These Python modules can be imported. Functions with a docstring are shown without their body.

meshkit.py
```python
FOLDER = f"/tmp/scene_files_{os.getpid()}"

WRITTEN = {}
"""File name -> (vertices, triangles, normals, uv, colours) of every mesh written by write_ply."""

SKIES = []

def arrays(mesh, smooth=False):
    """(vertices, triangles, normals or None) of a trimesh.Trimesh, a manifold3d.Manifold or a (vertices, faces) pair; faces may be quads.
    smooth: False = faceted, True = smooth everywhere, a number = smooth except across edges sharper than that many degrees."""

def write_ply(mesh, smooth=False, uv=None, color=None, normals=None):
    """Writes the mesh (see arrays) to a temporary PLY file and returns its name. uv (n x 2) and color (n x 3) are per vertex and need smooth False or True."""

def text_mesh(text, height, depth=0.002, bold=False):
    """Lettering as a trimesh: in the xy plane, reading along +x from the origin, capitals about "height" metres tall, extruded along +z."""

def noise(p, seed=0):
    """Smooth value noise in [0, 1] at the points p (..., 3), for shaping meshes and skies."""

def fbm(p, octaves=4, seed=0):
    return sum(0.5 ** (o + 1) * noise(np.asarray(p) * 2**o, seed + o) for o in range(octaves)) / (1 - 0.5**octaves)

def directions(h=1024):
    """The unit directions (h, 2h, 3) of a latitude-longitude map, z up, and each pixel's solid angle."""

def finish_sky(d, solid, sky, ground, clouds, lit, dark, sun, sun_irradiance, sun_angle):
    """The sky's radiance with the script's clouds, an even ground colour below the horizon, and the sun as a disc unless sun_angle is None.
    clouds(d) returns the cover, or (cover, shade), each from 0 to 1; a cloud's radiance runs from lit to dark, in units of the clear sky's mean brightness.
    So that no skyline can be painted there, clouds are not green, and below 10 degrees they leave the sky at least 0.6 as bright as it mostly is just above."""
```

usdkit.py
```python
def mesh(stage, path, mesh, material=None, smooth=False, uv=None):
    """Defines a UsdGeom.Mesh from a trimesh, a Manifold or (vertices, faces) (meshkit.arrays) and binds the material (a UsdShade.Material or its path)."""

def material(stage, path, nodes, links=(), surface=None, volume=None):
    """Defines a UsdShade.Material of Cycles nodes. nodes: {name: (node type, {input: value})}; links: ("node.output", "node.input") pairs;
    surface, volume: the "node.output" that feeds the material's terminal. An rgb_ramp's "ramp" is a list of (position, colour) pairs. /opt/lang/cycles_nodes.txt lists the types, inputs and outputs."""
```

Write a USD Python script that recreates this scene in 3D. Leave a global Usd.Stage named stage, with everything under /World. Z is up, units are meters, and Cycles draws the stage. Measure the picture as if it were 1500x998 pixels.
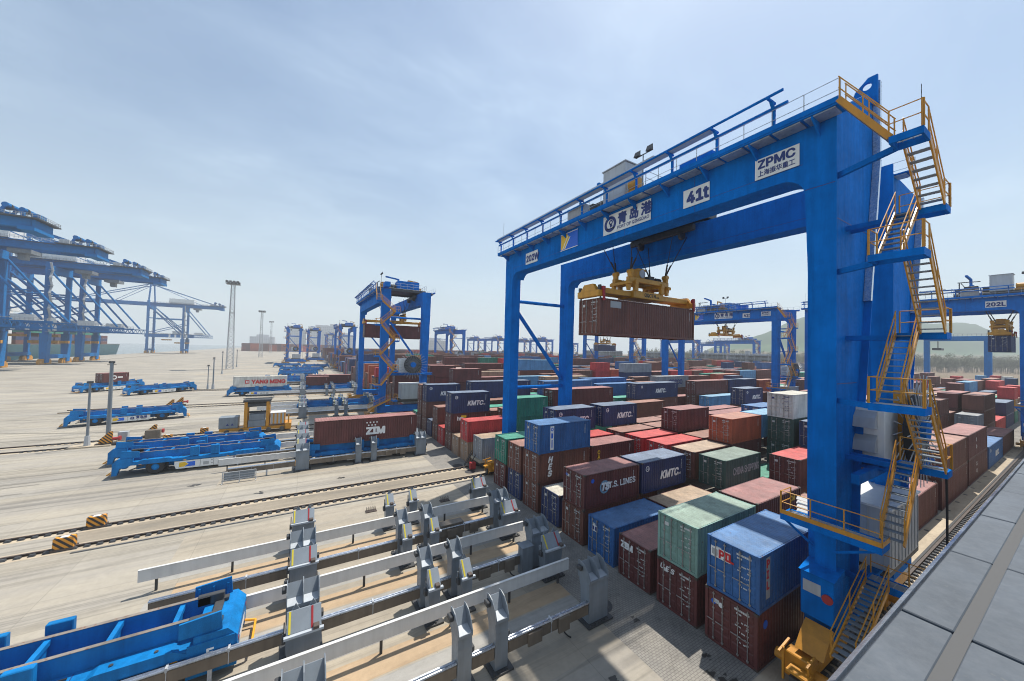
import math, random, glob
import numpy as np, trimesh, usdkit, meshkit
from pxr import Usd, UsdGeom, UsdLux, UsdShade, Sdf, Gf, Vt

random.seed(7)
RNG = np.random.default_rng(7)
stage = Usd.Stage.CreateInMemory()
UsdGeom.SetStageUpAxis(stage, UsdGeom.Tokens.z)
UsdGeom.SetStageMetersPerUnit(stage, 1.0)
UsdGeom.Xform.Define(stage, '/World')
UsdGeom.Scope.Define(stage, '/World/Looks')

# ------------------------------------------------------------------ camera, sky, sun
# x runs along the crane rails (away to the right), y along the crane girders (away to the left), z up
EYE_Z = 14.5
EXPOSURE = 0.36
def camera_axes(yaw, pitch, roll):
    cy, sy = math.cos(yaw), math.sin(yaw); cp, sp = math.cos(pitch), math.sin(pitch); cr, sr = math.cos(roll), math.sin(roll)
    ry = np.array([[cy, 0, sy], [0, 1, 0], [-sy, 0, cy]]); rx = np.array([[1, 0, 0], [0, cp, -sp], [0, sp, cp]]); rz = np.array([[cr, -sr, 0], [sr, cr, 0], [0, 0, 1]])
    return rz @ rx @ ry @ np.array([[1, 0, 0], [0, 0, 1], [0, 1, 0]], float)
W2C = camera_axes(-0.534915, 0.024569, -0.0244046)
cam = UsdGeom.Camera.Define(stage, '/World/camera')
m4 = np.eye(4); m4[0, :3], m4[1, :3], m4[2, :3], m4[3, :3] = W2C[0], W2C[1], -W2C[2], (0, 0, EYE_Z)
cam.AddTransformOp().Set(Gf.Matrix4d(*m4.ravel().tolist()))
cam.CreateHorizontalApertureAttr(36.0); cam.CreateVerticalApertureAttr(36.0 * 681 / 1024)
cam.CreateFocalLengthAttr(517.2 / 1500 * 36.0)
cam.CreateClippingRangeAttr(Gf.Vec2f(0.1, 20000))
cam.CreateExposureAttr(EXPOSURE)

SUN = np.array([0.374, 0.158, 0.914]); SUN /= np.linalg.norm(SUN)
SUN_EL, SUN_ROT = math.asin(SUN[2]), math.atan2(SUN[0], SUN[1])
usdkit.material(stage, '/World/Looks/sky_look', {
    'sky': ('sky_texture', {'sky_type': 'single_scattering', 'sun_disc': False, 'sun_elevation': SUN_EL, 'sun_rotation': SUN_ROT, 'altitude': 0.0, 'air_density': 1.0, 'aerosol_density': 1.3, 'ozone_density': 1.2}),
    'tc': ('texture_coordinate', {}),
    'sep': ('separate_xyz', {}),
    'zz': ('math', {'math_type': 'add', 'value2': 0.22}),
    'px': ('math', {'math_type': 'divide'}), 'py': ('math', {'math_type': 'divide'}),
    'flat': ('combine_xyz', {'z': 0.0}),
    'map': ('mapping', {'scale': (1.5, 2.6, 1.0), 'rotation': (0, 0, 0.55), 'location': (3.1, 1.7, 0.0)}),
    'n': ('noise_texture', {'scale': 1.15, 'detail': 9.0, 'roughness': 0.58, 'distortion': 0.35}),
    'r': ('rgb_ramp', {'ramp': [(0.0, (0, 0, 0)), (0.40, (0.02, 0.02, 0.02)), (0.58, (0.16, 0.16, 0.16)), (0.72, (0.36, 0.36, 0.36)), (1.0, (0.45, 0.45, 0.45))]}),
    'nm': ('noise_texture', {'scale': 0.9, 'detail': 2.0}), 'rm': ('rgb_ramp', {'ramp': [(0.38, (0.12, 0.12, 0.12)), (0.62, (1, 1, 1))]}), 'mk': ('mix', {'mix_type': 'multiply', 'fac': 1.0}),
    'hzr': ('rgb_ramp', {'ramp': [(0.0, (0.92,) * 3), (0.06, (0.8,) * 3), (0.2, (0.5,) * 3), (0.42, (0.2,) * 3), (0.75, (0.03,) * 3), (1.0, (0, 0, 0))]}), 'hz': ('mix', {'mix_type': 'mix', 'color2': (4.9, 5.15, 5.4)}),
    'tint': ('mix', {'mix_type': 'multiply', 'fac': 1.0, 'color2': (0.93, 1.03, 1.04)}),
    'cl': ('mix', {'mix_type': 'mix', 'color2': (9.5, 10.2, 11.0)}),
    'bg': ('background_shader', {'strength': 0.116})},
    [('tc.generated', 'sep.vector'), ('sep.z', 'zz.value1'), ('sep.x', 'px.value1'), ('zz.value', 'px.value2'), ('sep.y', 'py.value1'), ('zz.value', 'py.value2'),
     ('px.value', 'flat.x'), ('py.value', 'flat.y'), ('flat.vector', 'map.vector'), ('map.vector', 'n.vector'), ('n.fac', 'r.fac'), ('sky.color', 'cl.color1'), ('sep.z', 'hzr.fac'), ('hzr.color', 'hz.fac'), ('cl.color', 'hz.color1'), ('hz.color', 'tint.color1'), ('tint.color', 'bg.color'), ('flat.vector', 'nm.vector'), ('nm.fac', 'rm.fac'), ('r.color', 'mk.color1'), ('rm.color', 'mk.color2'), ('mk.color', 'cl.fac')],
    surface='bg.background')
dome = UsdLux.DomeLight.Define(stage, '/World/sky')
dome.GetPrim().SetCustomDataByKey('kind', 'structure')
UsdShade.MaterialBindingAPI.Apply(dome.GetPrim()).Bind(UsdShade.Material.Get(stage, '/World/Looks/sky_look'))
sun = UsdLux.DistantLight.Define(stage, '/World/sun')
zax = SUN; xax = np.cross([0, 0, 1.0], zax); xax /= np.linalg.norm(xax); yax = np.cross(zax, xax)
m4 = np.eye(4); m4[0, :3], m4[1, :3], m4[2, :3] = xax, yax, zax
sun.AddTransformOp().Set(Gf.Matrix4d(*m4.ravel().tolist()))
sun.CreateIntensityAttr(1.2); sun.CreateAngleAttr(0.7); sun.CreateColorAttr(Gf.Vec3f(1.0, 0.945, 0.86)); sun.CreateNormalizeAttr(True)

# ------------------------------------------------------------------ helpers
class MB:
    """Collects boxes, bars, tubes and prisms; ends as ONE mesh."""
    def __init__(s): s.v, s.f, s.n = [], [], 0
    def add(s, v, f):
        v = np.asarray(v, float); f = np.asarray(f, int)
        if f.shape[1] == 4: f = np.vstack([f[:, [0, 1, 2]], f[:, [0, 2, 3]]])
        s.v.append(v); s.f.append(f + s.n); s.n += len(v); return s
    def tri(s, t): return s.add(t.vertices, t.faces)
    def box(s, x0, y0, z0, x1, y1, z1):
        v = [(x, y, z) for z in (z0, z1) for y in (y0, y1) for x in (x0, x1)]
        return s.add(v, [(0, 2, 3, 1), (4, 5, 7, 6), (0, 1, 5, 4), (2, 6, 7, 3), (0, 4, 6, 2), (1, 3, 7, 5)])
    def cbox(s, x0, y0, z0, x1, y1, z1, c=0.04):
        import itertools
        pts = []
        for sx, sy, sz in itertools.product((0, 1), repeat=3):
            p = np.array([(x0, x1)[sx], (y0, y1)[sy], (z0, z1)[sz]]); d = np.array([1 - 2 * sx, 1 - 2 * sy, 1 - 2 * sz]) * c
            for k in range(3):
                q = p + d; q[k] = p[k]; pts.append(q)
        return s.tri(trimesh.convex.convex_hull(np.array(pts)))
    def hull(s, pts): return s.tri(trimesh.convex.convex_hull(np.array(pts, float)))
    def bar(s, p, q, w, h=None, up=(0, 0, 1)):
        h = h or w; p, q = np.array(p, float), np.array(q, float); d = q - p; d /= np.linalg.norm(d)
        a = np.cross(up, d)
        if np.linalg.norm(a) < 1e-3: a = np.cross((1, 0, 0), d)
        a /= np.linalg.norm(a); b = np.cross(d, a); a = a * w / 2; b = b * h / 2
        v = [p - a - b, p + a - b, p + a + b, p - a + b, q - a - b, q + a - b, q + a + b, q - a + b]
        return s.add(v, [(3, 2, 1, 0), (4, 5, 6, 7), (0, 1, 5, 4), (1, 2, 6, 5), (2, 3, 7, 6), (3, 0, 4, 7)])
    def tube(s, p, q, r, n=6, r2=None):
        p, q = np.array(p, float), np.array(q, float); d = q - p; d /= np.linalg.norm(d); r2 = r if r2 is None else r2
        a = np.cross(d, (0, 0, 1) if abs(d[2]) < .9 else (1, 0, 0)); a /= np.linalg.norm(a); b = np.cross(d, a)
        t = np.arange(n) * 2 * math.pi / n; ring = np.cos(t)[:, None] * a + np.sin(t)[:, None] * b
        v = np.vstack([p + ring * r, q + ring * r2, p, q]); i = np.arange(n); j = (i + 1) % n
        f = np.vstack([np.c_[i, j, j + n], np.c_[i, j + n, i + n], np.c_[j, i, i * 0 + 2 * n], np.c_[i + n, j + n, i * 0 + 2 * n + 1]])
        return s.add(v, f)
    def path(s, pts, r, n=5):
        for a, b in zip(pts[:-1], pts[1:]): s.tube(a, b, r, n)
        return s
    def prism(s, poly, axis, a, b):
        """extrudes a polygon along an axis: 'y' polygons are (x, z), 'x' are (y, z), 'z' are (x, y); poly may be (outer, holes)"""
        from shapely.geometry import Polygon
        g = poly if hasattr(poly, 'exterior') else Polygon(poly)
        t = trimesh.creation.extrude_polygon(g, b - a, engine='earcut'); v = np.array(t.vertices); v[:, 2] += a
        if axis == 'y': v = v[:, [0, 2, 1]]; t.faces = t.faces[:, ::-1]
        if axis == 'x': v = v[:, [2, 0, 1]]
        return s.add(v, t.faces)
    def lathe(s, prof, c, axis='y', n=20):
        """revolves (radius, height) pairs about an axis through c"""
        t = trimesh.creation.revolve(np.array(prof, float), sections=n); v = np.array(t.vertices)
        if axis == 'y': v = v[:, [0, 2, 1]]; t.faces = t.faces[:, ::-1]
        if axis == 'x': v = v[:, [2, 0, 1]]
        return s.add(v + np.array(c), t.faces)
    def shift(s, d): s.v = [v + np.array(d) for v in s.v]; return s
    def spin(s, ang, c=(0, 0)):
        ca, sa = math.cos(ang), math.sin(ang)
        for v in s.v:
            x, y = v[:, 0] - c[0], v[:, 1] - c[1]; v[:, 0], v[:, 1] = c[0] + ca * x - sa * y, c[1] + sa * x + ca * y
        return s
    def mesh(s): return np.vstack(s.v), np.vstack(s.f)

NUM = {}
def numbered(parent, name):
    k = (parent, name); NUM[k] = NUM.get(k, -1) + 1
    return f'{parent}/{name}' if NUM[k] == 0 else f'{parent}/{name}_{NUM[k]:03d}'
def data(prim, **kw):
    for k, v in kw.items():
        if v: prim.SetCustomDataByKey(k, v)
def path_of(p): return str(p.GetPath()) if hasattr(p, 'GetPath') else p
def part(parent, name, mb, mat, label=None, smooth=False, kind=None):
    p = numbered(path_of(parent), name)
    m = usdkit.mesh(stage, p, mb.mesh() if isinstance(mb, MB) else mb, '/World/Looks/' + mat, smooth=smooth)
    data(m.GetPrim(), label=label, kind=kind); return p
def solo(name, mb, mat, label=None, category=None, group=None, kind=None, smooth=False):
    p = part('/World', name, mb, mat, smooth=smooth); data(stage.GetPrimAtPath(p), label=label, category=category, group=group, kind=kind); return p
def thing(name, label, category, loc=(0, 0, 0), rot=0, group=None, kind=None):
    p = numbered('/World', name); x = UsdGeom.Xform.Define(stage, p)
    x.AddTranslateOp().Set(Gf.Vec3d(*map(float, loc)))
    if rot: x.AddRotateZOp().Set(float(rot))
    data(x.GetPrim(), label=label, category=category, group=group, kind=kind); return p
def kit(name): return path_of(stage.CreateClassPrim('/World/' + name))
def copy(k, name, label, category, loc, rot=0, group=None, inst=True):
    p = thing(name, label, category, loc, rot, group); x = stage.GetPrimAtPath(p)
    x.GetReferences().AddInternalReference(k)
    if inst: x.SetInstanceable(True)
    return p

FONT = {'latin': glob.glob('/opt/blender-*/*/datafiles/fonts/Inter.woff2')[0], 'cjk': glob.glob('/opt/blender-*/*/datafiles/fonts/Noto Sans CJK Regular.woff2')[0]}
def letters(text, height, depth=0.012, font='latin', bold=0, res=64, slant=0.0, squeeze=1.0):
    from PIL import Image, ImageDraw, ImageFont
    from shapely import affinity, box, union_all
    f = ImageFont.truetype(FONT[font], res); x0, y0, x1, y1 = f.getbbox(text, anchor='ls', stroke_width=bold)
    im = Image.new('L', (x1 - x0 + 8, y1 - y0 + 8)); ImageDraw.Draw(im).text((4 - x0, 4 - y0), text, 255, f, anchor='ls', stroke_width=bold)
    on = np.pad(np.asarray(im) > 127, ((0, 0), (1, 1))).astype(np.int8)
    rows, st = np.nonzero(np.diff(on, axis=1) == 1); en = np.nonzero(np.diff(on, axis=1) == -1)[1]
    g = union_all(box(st, -rows - 1, en, -rows)).buffer(0.6).buffer(-0.6).simplify(0.8)
    s = height / (res * 0.73)
    g = affinity.affine_transform(g, [s * squeeze, s * slant, 0, s, -4 * s, (4 - y0) * s])
    mb = MB()
    for q in getattr(g, 'geoms', [g]): mb.tri(trimesh.creation.extrude_polygon(q, depth, engine='earcut'))
    v = np.vstack(mb.v); mb.shift((-v[:, 0].min(), 0, 0)); mb.w = v[:, 0].max() - v[:, 0].min(); return mb
def face_y(mb, x, y, z):
    """lettering onto a face that looks along -y: reads along +x"""
    mb.v = [np.c_[v[:, 0] + x, y - v[:, 2], v[:, 1] + z] for v in mb.v]; return mb
def face_x(mb, x, y, z):
    """lettering onto a face that looks along -x: reads along -y"""
    mb.v = [np.c_[x - v[:, 2], y - v[:, 0], v[:, 1] + z] for v in mb.v]; return mb
def join(*mbs):
    o = MB()
    for m in mbs:
        for v, f in [m.mesh()]: o.add(v, f)
    return o

# ------------------------------------------------------------------ materials
def paint(name, rgb, rough=0.45, var=0.16, streak=0.22, rust=0.0, rust_at=0.66, jitter=0.10, metallic=0.0, fine=5.0, spec=0.5, rust_rgb=(0.16, 0.06, 0.025), dent=0.0):
    dark = tuple(c * (1 - streak) for c in rgb); lite = tuple(min(1, c * (1 + var) + 0.012 * var) for c in rgb)
    nodes = {'tc': ('texture_coordinate', {}), 'oi': ('object_info', {}),
        'n1': ('noise_texture', {'scale': 0.55, 'detail': 5.0, 'roughness': 0.6}),
        'mp': ('mapping', {'scale': (2.6, 2.6, 0.22)}), 'n2': ('noise_texture', {'scale': 1.0, 'detail': 4.0, 'roughness': 0.65}),
        'r1': ('rgb_ramp', {'ramp': [(0.25, dark), (0.5, rgb), (0.75, lite)]}),
        'r2': ('rgb_ramp', {'ramp': [(0.3, (1 - streak,) * 3), (0.62, (1, 1, 1))]}),
        'mul': ('mix', {'mix_type': 'multiply', 'fac': 1.0}),
        'n3': ('noise_texture', {'scale': fine, 'detail': 6.0, 'roughness': 0.7}),
        'r3': ('rgb_ramp', {'ramp': [(0.0, (0, 0, 0)), (rust_at, (0, 0, 0)), (rust_at + 0.07, (rust,) * 3), (1.0, (rust,) * 3)]}),
        'rm': ('mix', {'mix_type': 'mix', 'color2': rust_rgb}),
        'jv': ('map_range', {'from_min': 0.0, 'from_max': 1.0, 'to_min': 1 - jitter, 'to_max': 1 + jitter}), 'hs': ('hsv', {}),
        'rr': ('map_range', {'from_min': 0.3, 'from_max': 0.7, 'to_min': rough - 0.1, 'to_max': rough + 0.15}),
        'p': ('principled_bsdf', {'metallic': metallic, 'specular_ior_level': spec})}
    links = [('tc.object', 'n1.vector'), ('tc.object', 'mp.vector'), ('mp.vector', 'n2.vector'), ('tc.object', 'n3.vector'), ('n1.fac', 'r1.fac'), ('n2.fac', 'r2.fac'), ('r1.color', 'mul.color1'), ('r2.color', 'mul.color2'),
        ('n3.fac', 'r3.fac'), ('r3.color', 'rm.fac'), ('mul.color', 'rm.color1'), ('oi.random', 'jv.value'), ('jv.result', 'hs.value'), ('rm.color', 'hs.color'), ('hs.color', 'p.base_color'), ('n3.fac', 'rr.value'), ('rr.result', 'p.roughness')]
    if dent: nodes['n5'] = ('noise_texture', {'scale': 1.3, 'detail': 3.0}); nodes['bp'] = ('bump', {'strength': dent, 'distance': 0.05}); links += [('tc.object', 'n5.vector'), ('n5.fac', 'bp.height'), ('bp.normal', 'p.normal')]
    usdkit.material(stage, '/World/Looks/' + name, nodes, links, surface='p.BSDF')
def plain(name, rgb, rough=0.6, metallic=0.0, spec=0.5):
    usdkit.material(stage, '/World/Looks/' + name, {'p': ('principled_bsdf', {'base_color': rgb, 'roughness': rough, 'metallic': metallic, 'specular_ior_level': spec})}, surface='p.BSDF')

PAINTS = {'maroon': (0.115, 0.030, 0.028), 'brown': (0.145, 0.050, 0.034), 'navy': (0.018, 0.036, 0.115), 'blue': (0.022, 0.120, 0.330), 'pale green': (0.20, 0.335, 0.285), 'green': (0.018, 0.20, 0.135),
    'red': (0.50, 0.040, 0.042), 'orange': (0.40, 0.085, 0.035), 'white': (0.62, 0.61, 0.57), 'grey': (0.30, 0.32, 0.35), 'dark green': (0.035, 0.085, 0.072), 'tan': (0.36, 0.235, 0.155), 'light blue': (0.08, 0.27, 0.5)}
def look(c): return c.replace(' ', '_') + '_paint'
for c, rgb in PAINTS.items():
    paint(look(c), rgb, rough=0.5, dent=0.35, rust=0.75, rust_at=0.68 if c not in ('white', 'pale green', 'blue') else 0.62, streak=0.3)
    top = {'maroon': (0.33, 0.150, 0.135), 'brown': (0.33, 0.175, 0.135), 'navy': (0.165, 0.21, 0.285), 'blue': (0.085, 0.20, 0.40), 'pale green': (0.27, 0.36, 0.29), 'green': (0.075, 0.33, 0.23), 'red': (0.52, 0.075, 0.068), 'orange': (0.42, 0.20, 0.14), 'white': (0.56, 0.53, 0.44), 'grey': (0.36, 0.37, 0.37), 'dark green': (0.22, 0.28, 0.23), 'tan': (0.42, 0.31, 0.215), 'light blue': (0.2, 0.38, 0.52)}[c]        # roof sheets, chalked and dusty; sunlit paleness is also painted into these colours
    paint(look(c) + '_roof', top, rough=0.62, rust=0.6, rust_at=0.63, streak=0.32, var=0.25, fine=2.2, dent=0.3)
paint('crane_blue', (0.0, 0.155, 0.54), rough=0.5, var=0.14, streak=0.24, rust=0.55, rust_at=0.71, jitter=0.03, spec=0.015)
paint('vehicle_blue', (0.004, 0.18, 0.48), rough=0.5, spec=0.15, var=0.15, streak=0.28, rust=0.7, rust_at=0.665, jitter=0.05)
paint('quay_crane_blue', (0.0, 0.15, 0.41), rough=0.55, spec=0.06, var=0.12, streak=0.15, jitter=0.04)
paint('safety_orange', (0.56, 0.245, 0.016), rough=0.42, var=0.1, streak=0.2, rust=0.6, rust_at=0.68, jitter=0.04)
paint('spreader_yellow', (0.58, 0.27, 0.02), rough=0.42, var=0.12, streak=0.22, rust=0.6, rust_at=0.66, jitter=0.04)
paint('stand_grey', (0.185, 0.215, 0.245), rough=0.42, var=0.14, streak=0.22, rust=0.55, rust_at=0.68, jitter=0.04)
paint('board_white', (0.66, 0.66, 0.64), rough=0.5, var=0.06, streak=0.12, rust=0.3, rust_at=0.75, jitter=0.03)
paint('panel_white', (0.72, 0.72, 0.70), rough=0.4, var=0.05, streak=0.1, jitter=0.03)
paint('duct_brown', (0.155, 0.125, 0.095), rough=0.55, var=0.15, streak=0.25, rust=0.4, jitter=0.05)
paint('house_grey', (0.42, 0.44, 0.46), rough=0.5, var=0.08, streak=0.18, rust=0.2, rust_at=0.74)
paint('rail_steel', (0.075, 0.055, 0.045), rough=0.55, var=0.2, streak=0.3, rust=0.6, rust_at=0.6)
paint('galvanised', (0.50, 0.52, 0.54), rough=0.35, var=0.1, streak=0.2, metallic=0.6)
paint('bright_metal', (0.62, 0.66, 0.72), rough=0.22, var=0.08, streak=0.2, metallic=0.85)
paint('machinery_dark', (0.05, 0.052, 0.055), rough=0.5, var=0.2, streak=0.3, rust=0.5)
paint('roof_membrane', (0.082, 0.098, 0.118), rough=0.7, var=0.3, streak=0.2, fine=14.0, rust=0.35, rust_at=0.64, rust_rgb=(0.16, 0.16, 0.15), jitter=0.05)
paint('bar_steel', (0.36, 0.33, 0.31), rough=0.4, var=0.2, streak=0.3, rust=0.7, rust_at=0.6, metallic=0.3)
plain('rubber', (0.018, 0.018, 0.019), 0.75); plain('rope_black', (0.02, 0.02, 0.022), 0.6)
plain('print_pale', (0.55, 0.55, 0.53), 0.6); plain('print_white', (0.75, 0.75, 0.73), 0.6); plain('print_navy', (0.012, 0.03, 0.16), 0.5); plain('print_red', (0.5, 0.02, 0.025), 0.5); plain('print_yellow', (0.72, 0.45, 0.02), 0.5); plain('stripe_yellow', (0.62, 0.5, 0.03), 0.5); plain('print_black', (0.015, 0.015, 0.016), 0.5); plain('print_blue', (0.01, 0.12, 0.6), 0.5); plain('print_grey', (0.35, 0.36, 0.36), 0.6)
plain('hazard_yellow', (0.75, 0.33, 0.02), 0.55); plain('signal_red', (0.33, 0.02, 0.025), 0.5)
plain('seam_strip', (0.075, 0.075, 0.075), 0.8); plain('lamp_glass', (0.5, 0.52, 0.55), 0.15)
plain('ladder_orange', (0.55, 0.2, 0.02), 0.5)

def concrete(name, a, b, stain, joint=None, long=0.012, across=0.35, paver=None, wheel=0.5):
    nodes = {'g': ('geometry', {}), 'mp': ('mapping', {'scale': (long, across, 1.0)}), 'n1': ('noise_texture', {'scale': 1.0, 'detail': 6.0, 'roughness': 0.62, 'distortion': 0.3}),
        'n2': ('noise_texture', {'scale': 0.09, 'detail': 5.0, 'roughness': 0.6}), 'n3': ('noise_texture', {'scale': 2.4, 'detail': 8.0, 'roughness': 0.7}),
        'mpw': ('mapping', {'scale': (long * 2.2, across * 3.0, 1.0), 'rotation': (0, 0, 0.06)}), 'n4': ('noise_texture', {'scale': 1.0, 'detail': 3.0, 'roughness': 0.5, 'distortion': 0.6}),
        'r1': ('rgb_ramp', {'ramp': [(0.28, stain), (0.45, a), (0.62, b), (0.8, a)]}),
        'r2': ('rgb_ramp', {'ramp': [(0.3, (0.80, 0.80, 0.80)), (0.55, (1, 1, 1)), (0.75, (1.06, 1.04, 1.0))]}),
        'r3': ('rgb_ramp', {'ramp': [(0.25, (0.86, 0.86, 0.86)), (0.6, (1.03, 1.03, 1.03))]}),
        'r4': ('rgb_ramp', {'ramp': [(0.0, (1, 1, 1)), (0.50, (1, 1, 1)), (0.56, (1 - wheel * 0.5,) * 3), (0.60, (1, 1, 1)), (0.66, (1 - wheel * 0.7,) * 3), (0.72, (1, 1, 1))]}),
        'm1': ('mix', {'mix_type': 'multiply', 'fac': 1.0}), 'm2': ('mix', {'mix_type': 'multiply', 'fac': 1.0}), 'm3': ('mix', {'mix_type': 'multiply', 'fac': 1.0}), 'm4': ('mix', {'mix_type': 'multiply', 'fac': 1.0}),
        'bp': ('bump', {'strength': 0.25, 'distance': 0.02}), 'p': ('principled_bsdf', {'roughness': 0.82, 'specular_ior_level': 0.3})}
    links = [('g.position', 'mp.vector'), ('mp.vector', 'n1.vector'), ('g.position', 'n2.vector'), ('g.position', 'n3.vector'), ('g.position', 'mpw.vector'), ('mpw.vector', 'n4.vector'), ('n1.fac', 'r1.fac'), ('n2.fac', 'r2.fac'), ('n3.fac', 'r3.fac'), ('n4.fac', 'r4.fac'),
        ('r1.color', 'm1.color1'), ('r2.color', 'm1.color2'), ('m1.color', 'm2.color1'), ('r3.color', 'm2.color2'), ('m2.color', 'm3.color1'), ('r4.color', 'm3.color2'), ('n3.fac', 'bp.height'), ('bp.normal', 'p.normal')]
    if joint:
        w, h, mort, tone = joint
        nodes['bk'] = ('brick_texture', {'offset': paver or 0.0, 'scale': 1.0, 'brick_width': w, 'row_height': h, 'mortar_size': mort, 'mortar_smooth': 0.1, 'color1': (1, 1, 1), 'color2': (0.90, 0.90, 0.91), 'mortar': (tone,) * 3})
        links += [('g.position', 'bk.vector'), ('m3.color', 'm4.color1'), ('bk.color', 'm4.color2'), ('m4.color', 'p.base_color')]
    else: links += [('m3.color', 'p.base_color')]
    usdkit.material(stage, '/World/Looks/' + name, nodes, links, surface='p.BSDF')
concrete('apron_concrete', (0.34, 0.312, 0.265), (0.38, 0.342, 0.275), (0.265, 0.250, 0.222), joint=(6.0, 5.0, 0.018, 0.72))
concrete('lane_beige', (0.355, 0.312, 0.245), (0.385, 0.34, 0.27), (0.315, 0.29, 0.245), joint=(6.0, 5.0, 0.018, 0.75), long=0.04, across=0.5, wheel=0.25)
concrete('tan_concrete', (0.41, 0.30, 0.19), (0.44, 0.325, 0.21), (0.36, 0.30, 0.225), long=0.05, across=0.9, wheel=0.2)
concrete('grey_strip', (0.32, 0.31, 0.285), (0.36, 0.345, 0.315), (0.26, 0.255, 0.24), long=0.06, across=0.8, wheel=0.2)
concrete('rail_bed', (0.25, 0.215, 0.165), (0.285, 0.245, 0.19), (0.19, 0.17, 0.14), long=0.08, across=0.7, wheel=0.2)
concrete('sleeper_concrete', (0.42, 0.35, 0.26), (0.46, 0.39, 0.29), (0.33, 0.28, 0.21), long=0.2, across=0.7, wheel=0.2)
concrete('yard_paving', (0.265, 0.25, 0.225), (0.30, 0.28, 0.245), (0.19, 0.185, 0.17), joint=(0.24, 0.12, 0.012, 0.55), long=0.3, across=0.3, paver=0.5, wheel=0.3)
usdkit.material(stage, '/World/Looks/water_look', {'g': ('geometry', {}), 'n': ('noise_texture', {'scale': 0.25, 'detail': 5.0}), 'b': ('bump', {'strength': 0.3, 'distance': 0.3}), 'p': ('principled_bsdf', {'base_color': (0.06, 0.10, 0.12), 'roughness': 0.15})},
    [('g.position', 'n.vector'), ('n.fac', 'b.height'), ('b.normal', 'p.normal')], surface='p.BSDF')
usdkit.material(stage, '/World/Looks/hill_look', {'g': ('geometry', {}), 'n': ('noise_texture', {'scale': 0.02, 'detail': 10.0, 'roughness': 0.7}), 'n2': ('noise_texture', {'scale': 0.004, 'detail': 4.0}), 'sp': ('separate_xyz', {}), 'hz': ('map_range', {'from_min': 12.0, 'from_max': 48.0, 'to_min': -0.16, 'to_max': 0.16}),
    'ad': ('math', {'math_type': 'add'}), 'r': ('rgb_ramp', {'ramp': [(0.3, (0.17, 0.13, 0.09)), (0.46, (0.12, 0.11, 0.06)), (0.54, (0.045, 0.105, 0.04)), (0.75, (0.02, 0.065, 0.022))]}), 'p': ('principled_bsdf', {'roughness': 0.9, 'specular_ior_level': 0.1})},
    [('g.position', 'n.vector'), ('g.position', 'sp.vector'), ('sp.z', 'hz.value'), ('n.fac', 'ad.value1'), ('hz.result', 'ad.value2'), ('ad.value', 'r.fac'), ('r.color', 'p.base_color')], surface='p.BSDF')
paint('leaf_green', (0.15, 0.155, 0.085), rough=0.8, var=0.5, streak=0.4, jitter=0.35, spec=0.1)
paint('bark', (0.24, 0.20, 0.15), rough=0.9, spec=0.1)
paint('rack_grey', (0.27, 0.29, 0.31), rough=0.5, jitter=0.1)
paint('ship_teal', (0.03, 0.15, 0.19), rough=0.5)
paint('tower_pale', (0.42, 0.43, 0.45), rough=0.7, jitter=0.1)

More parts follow.
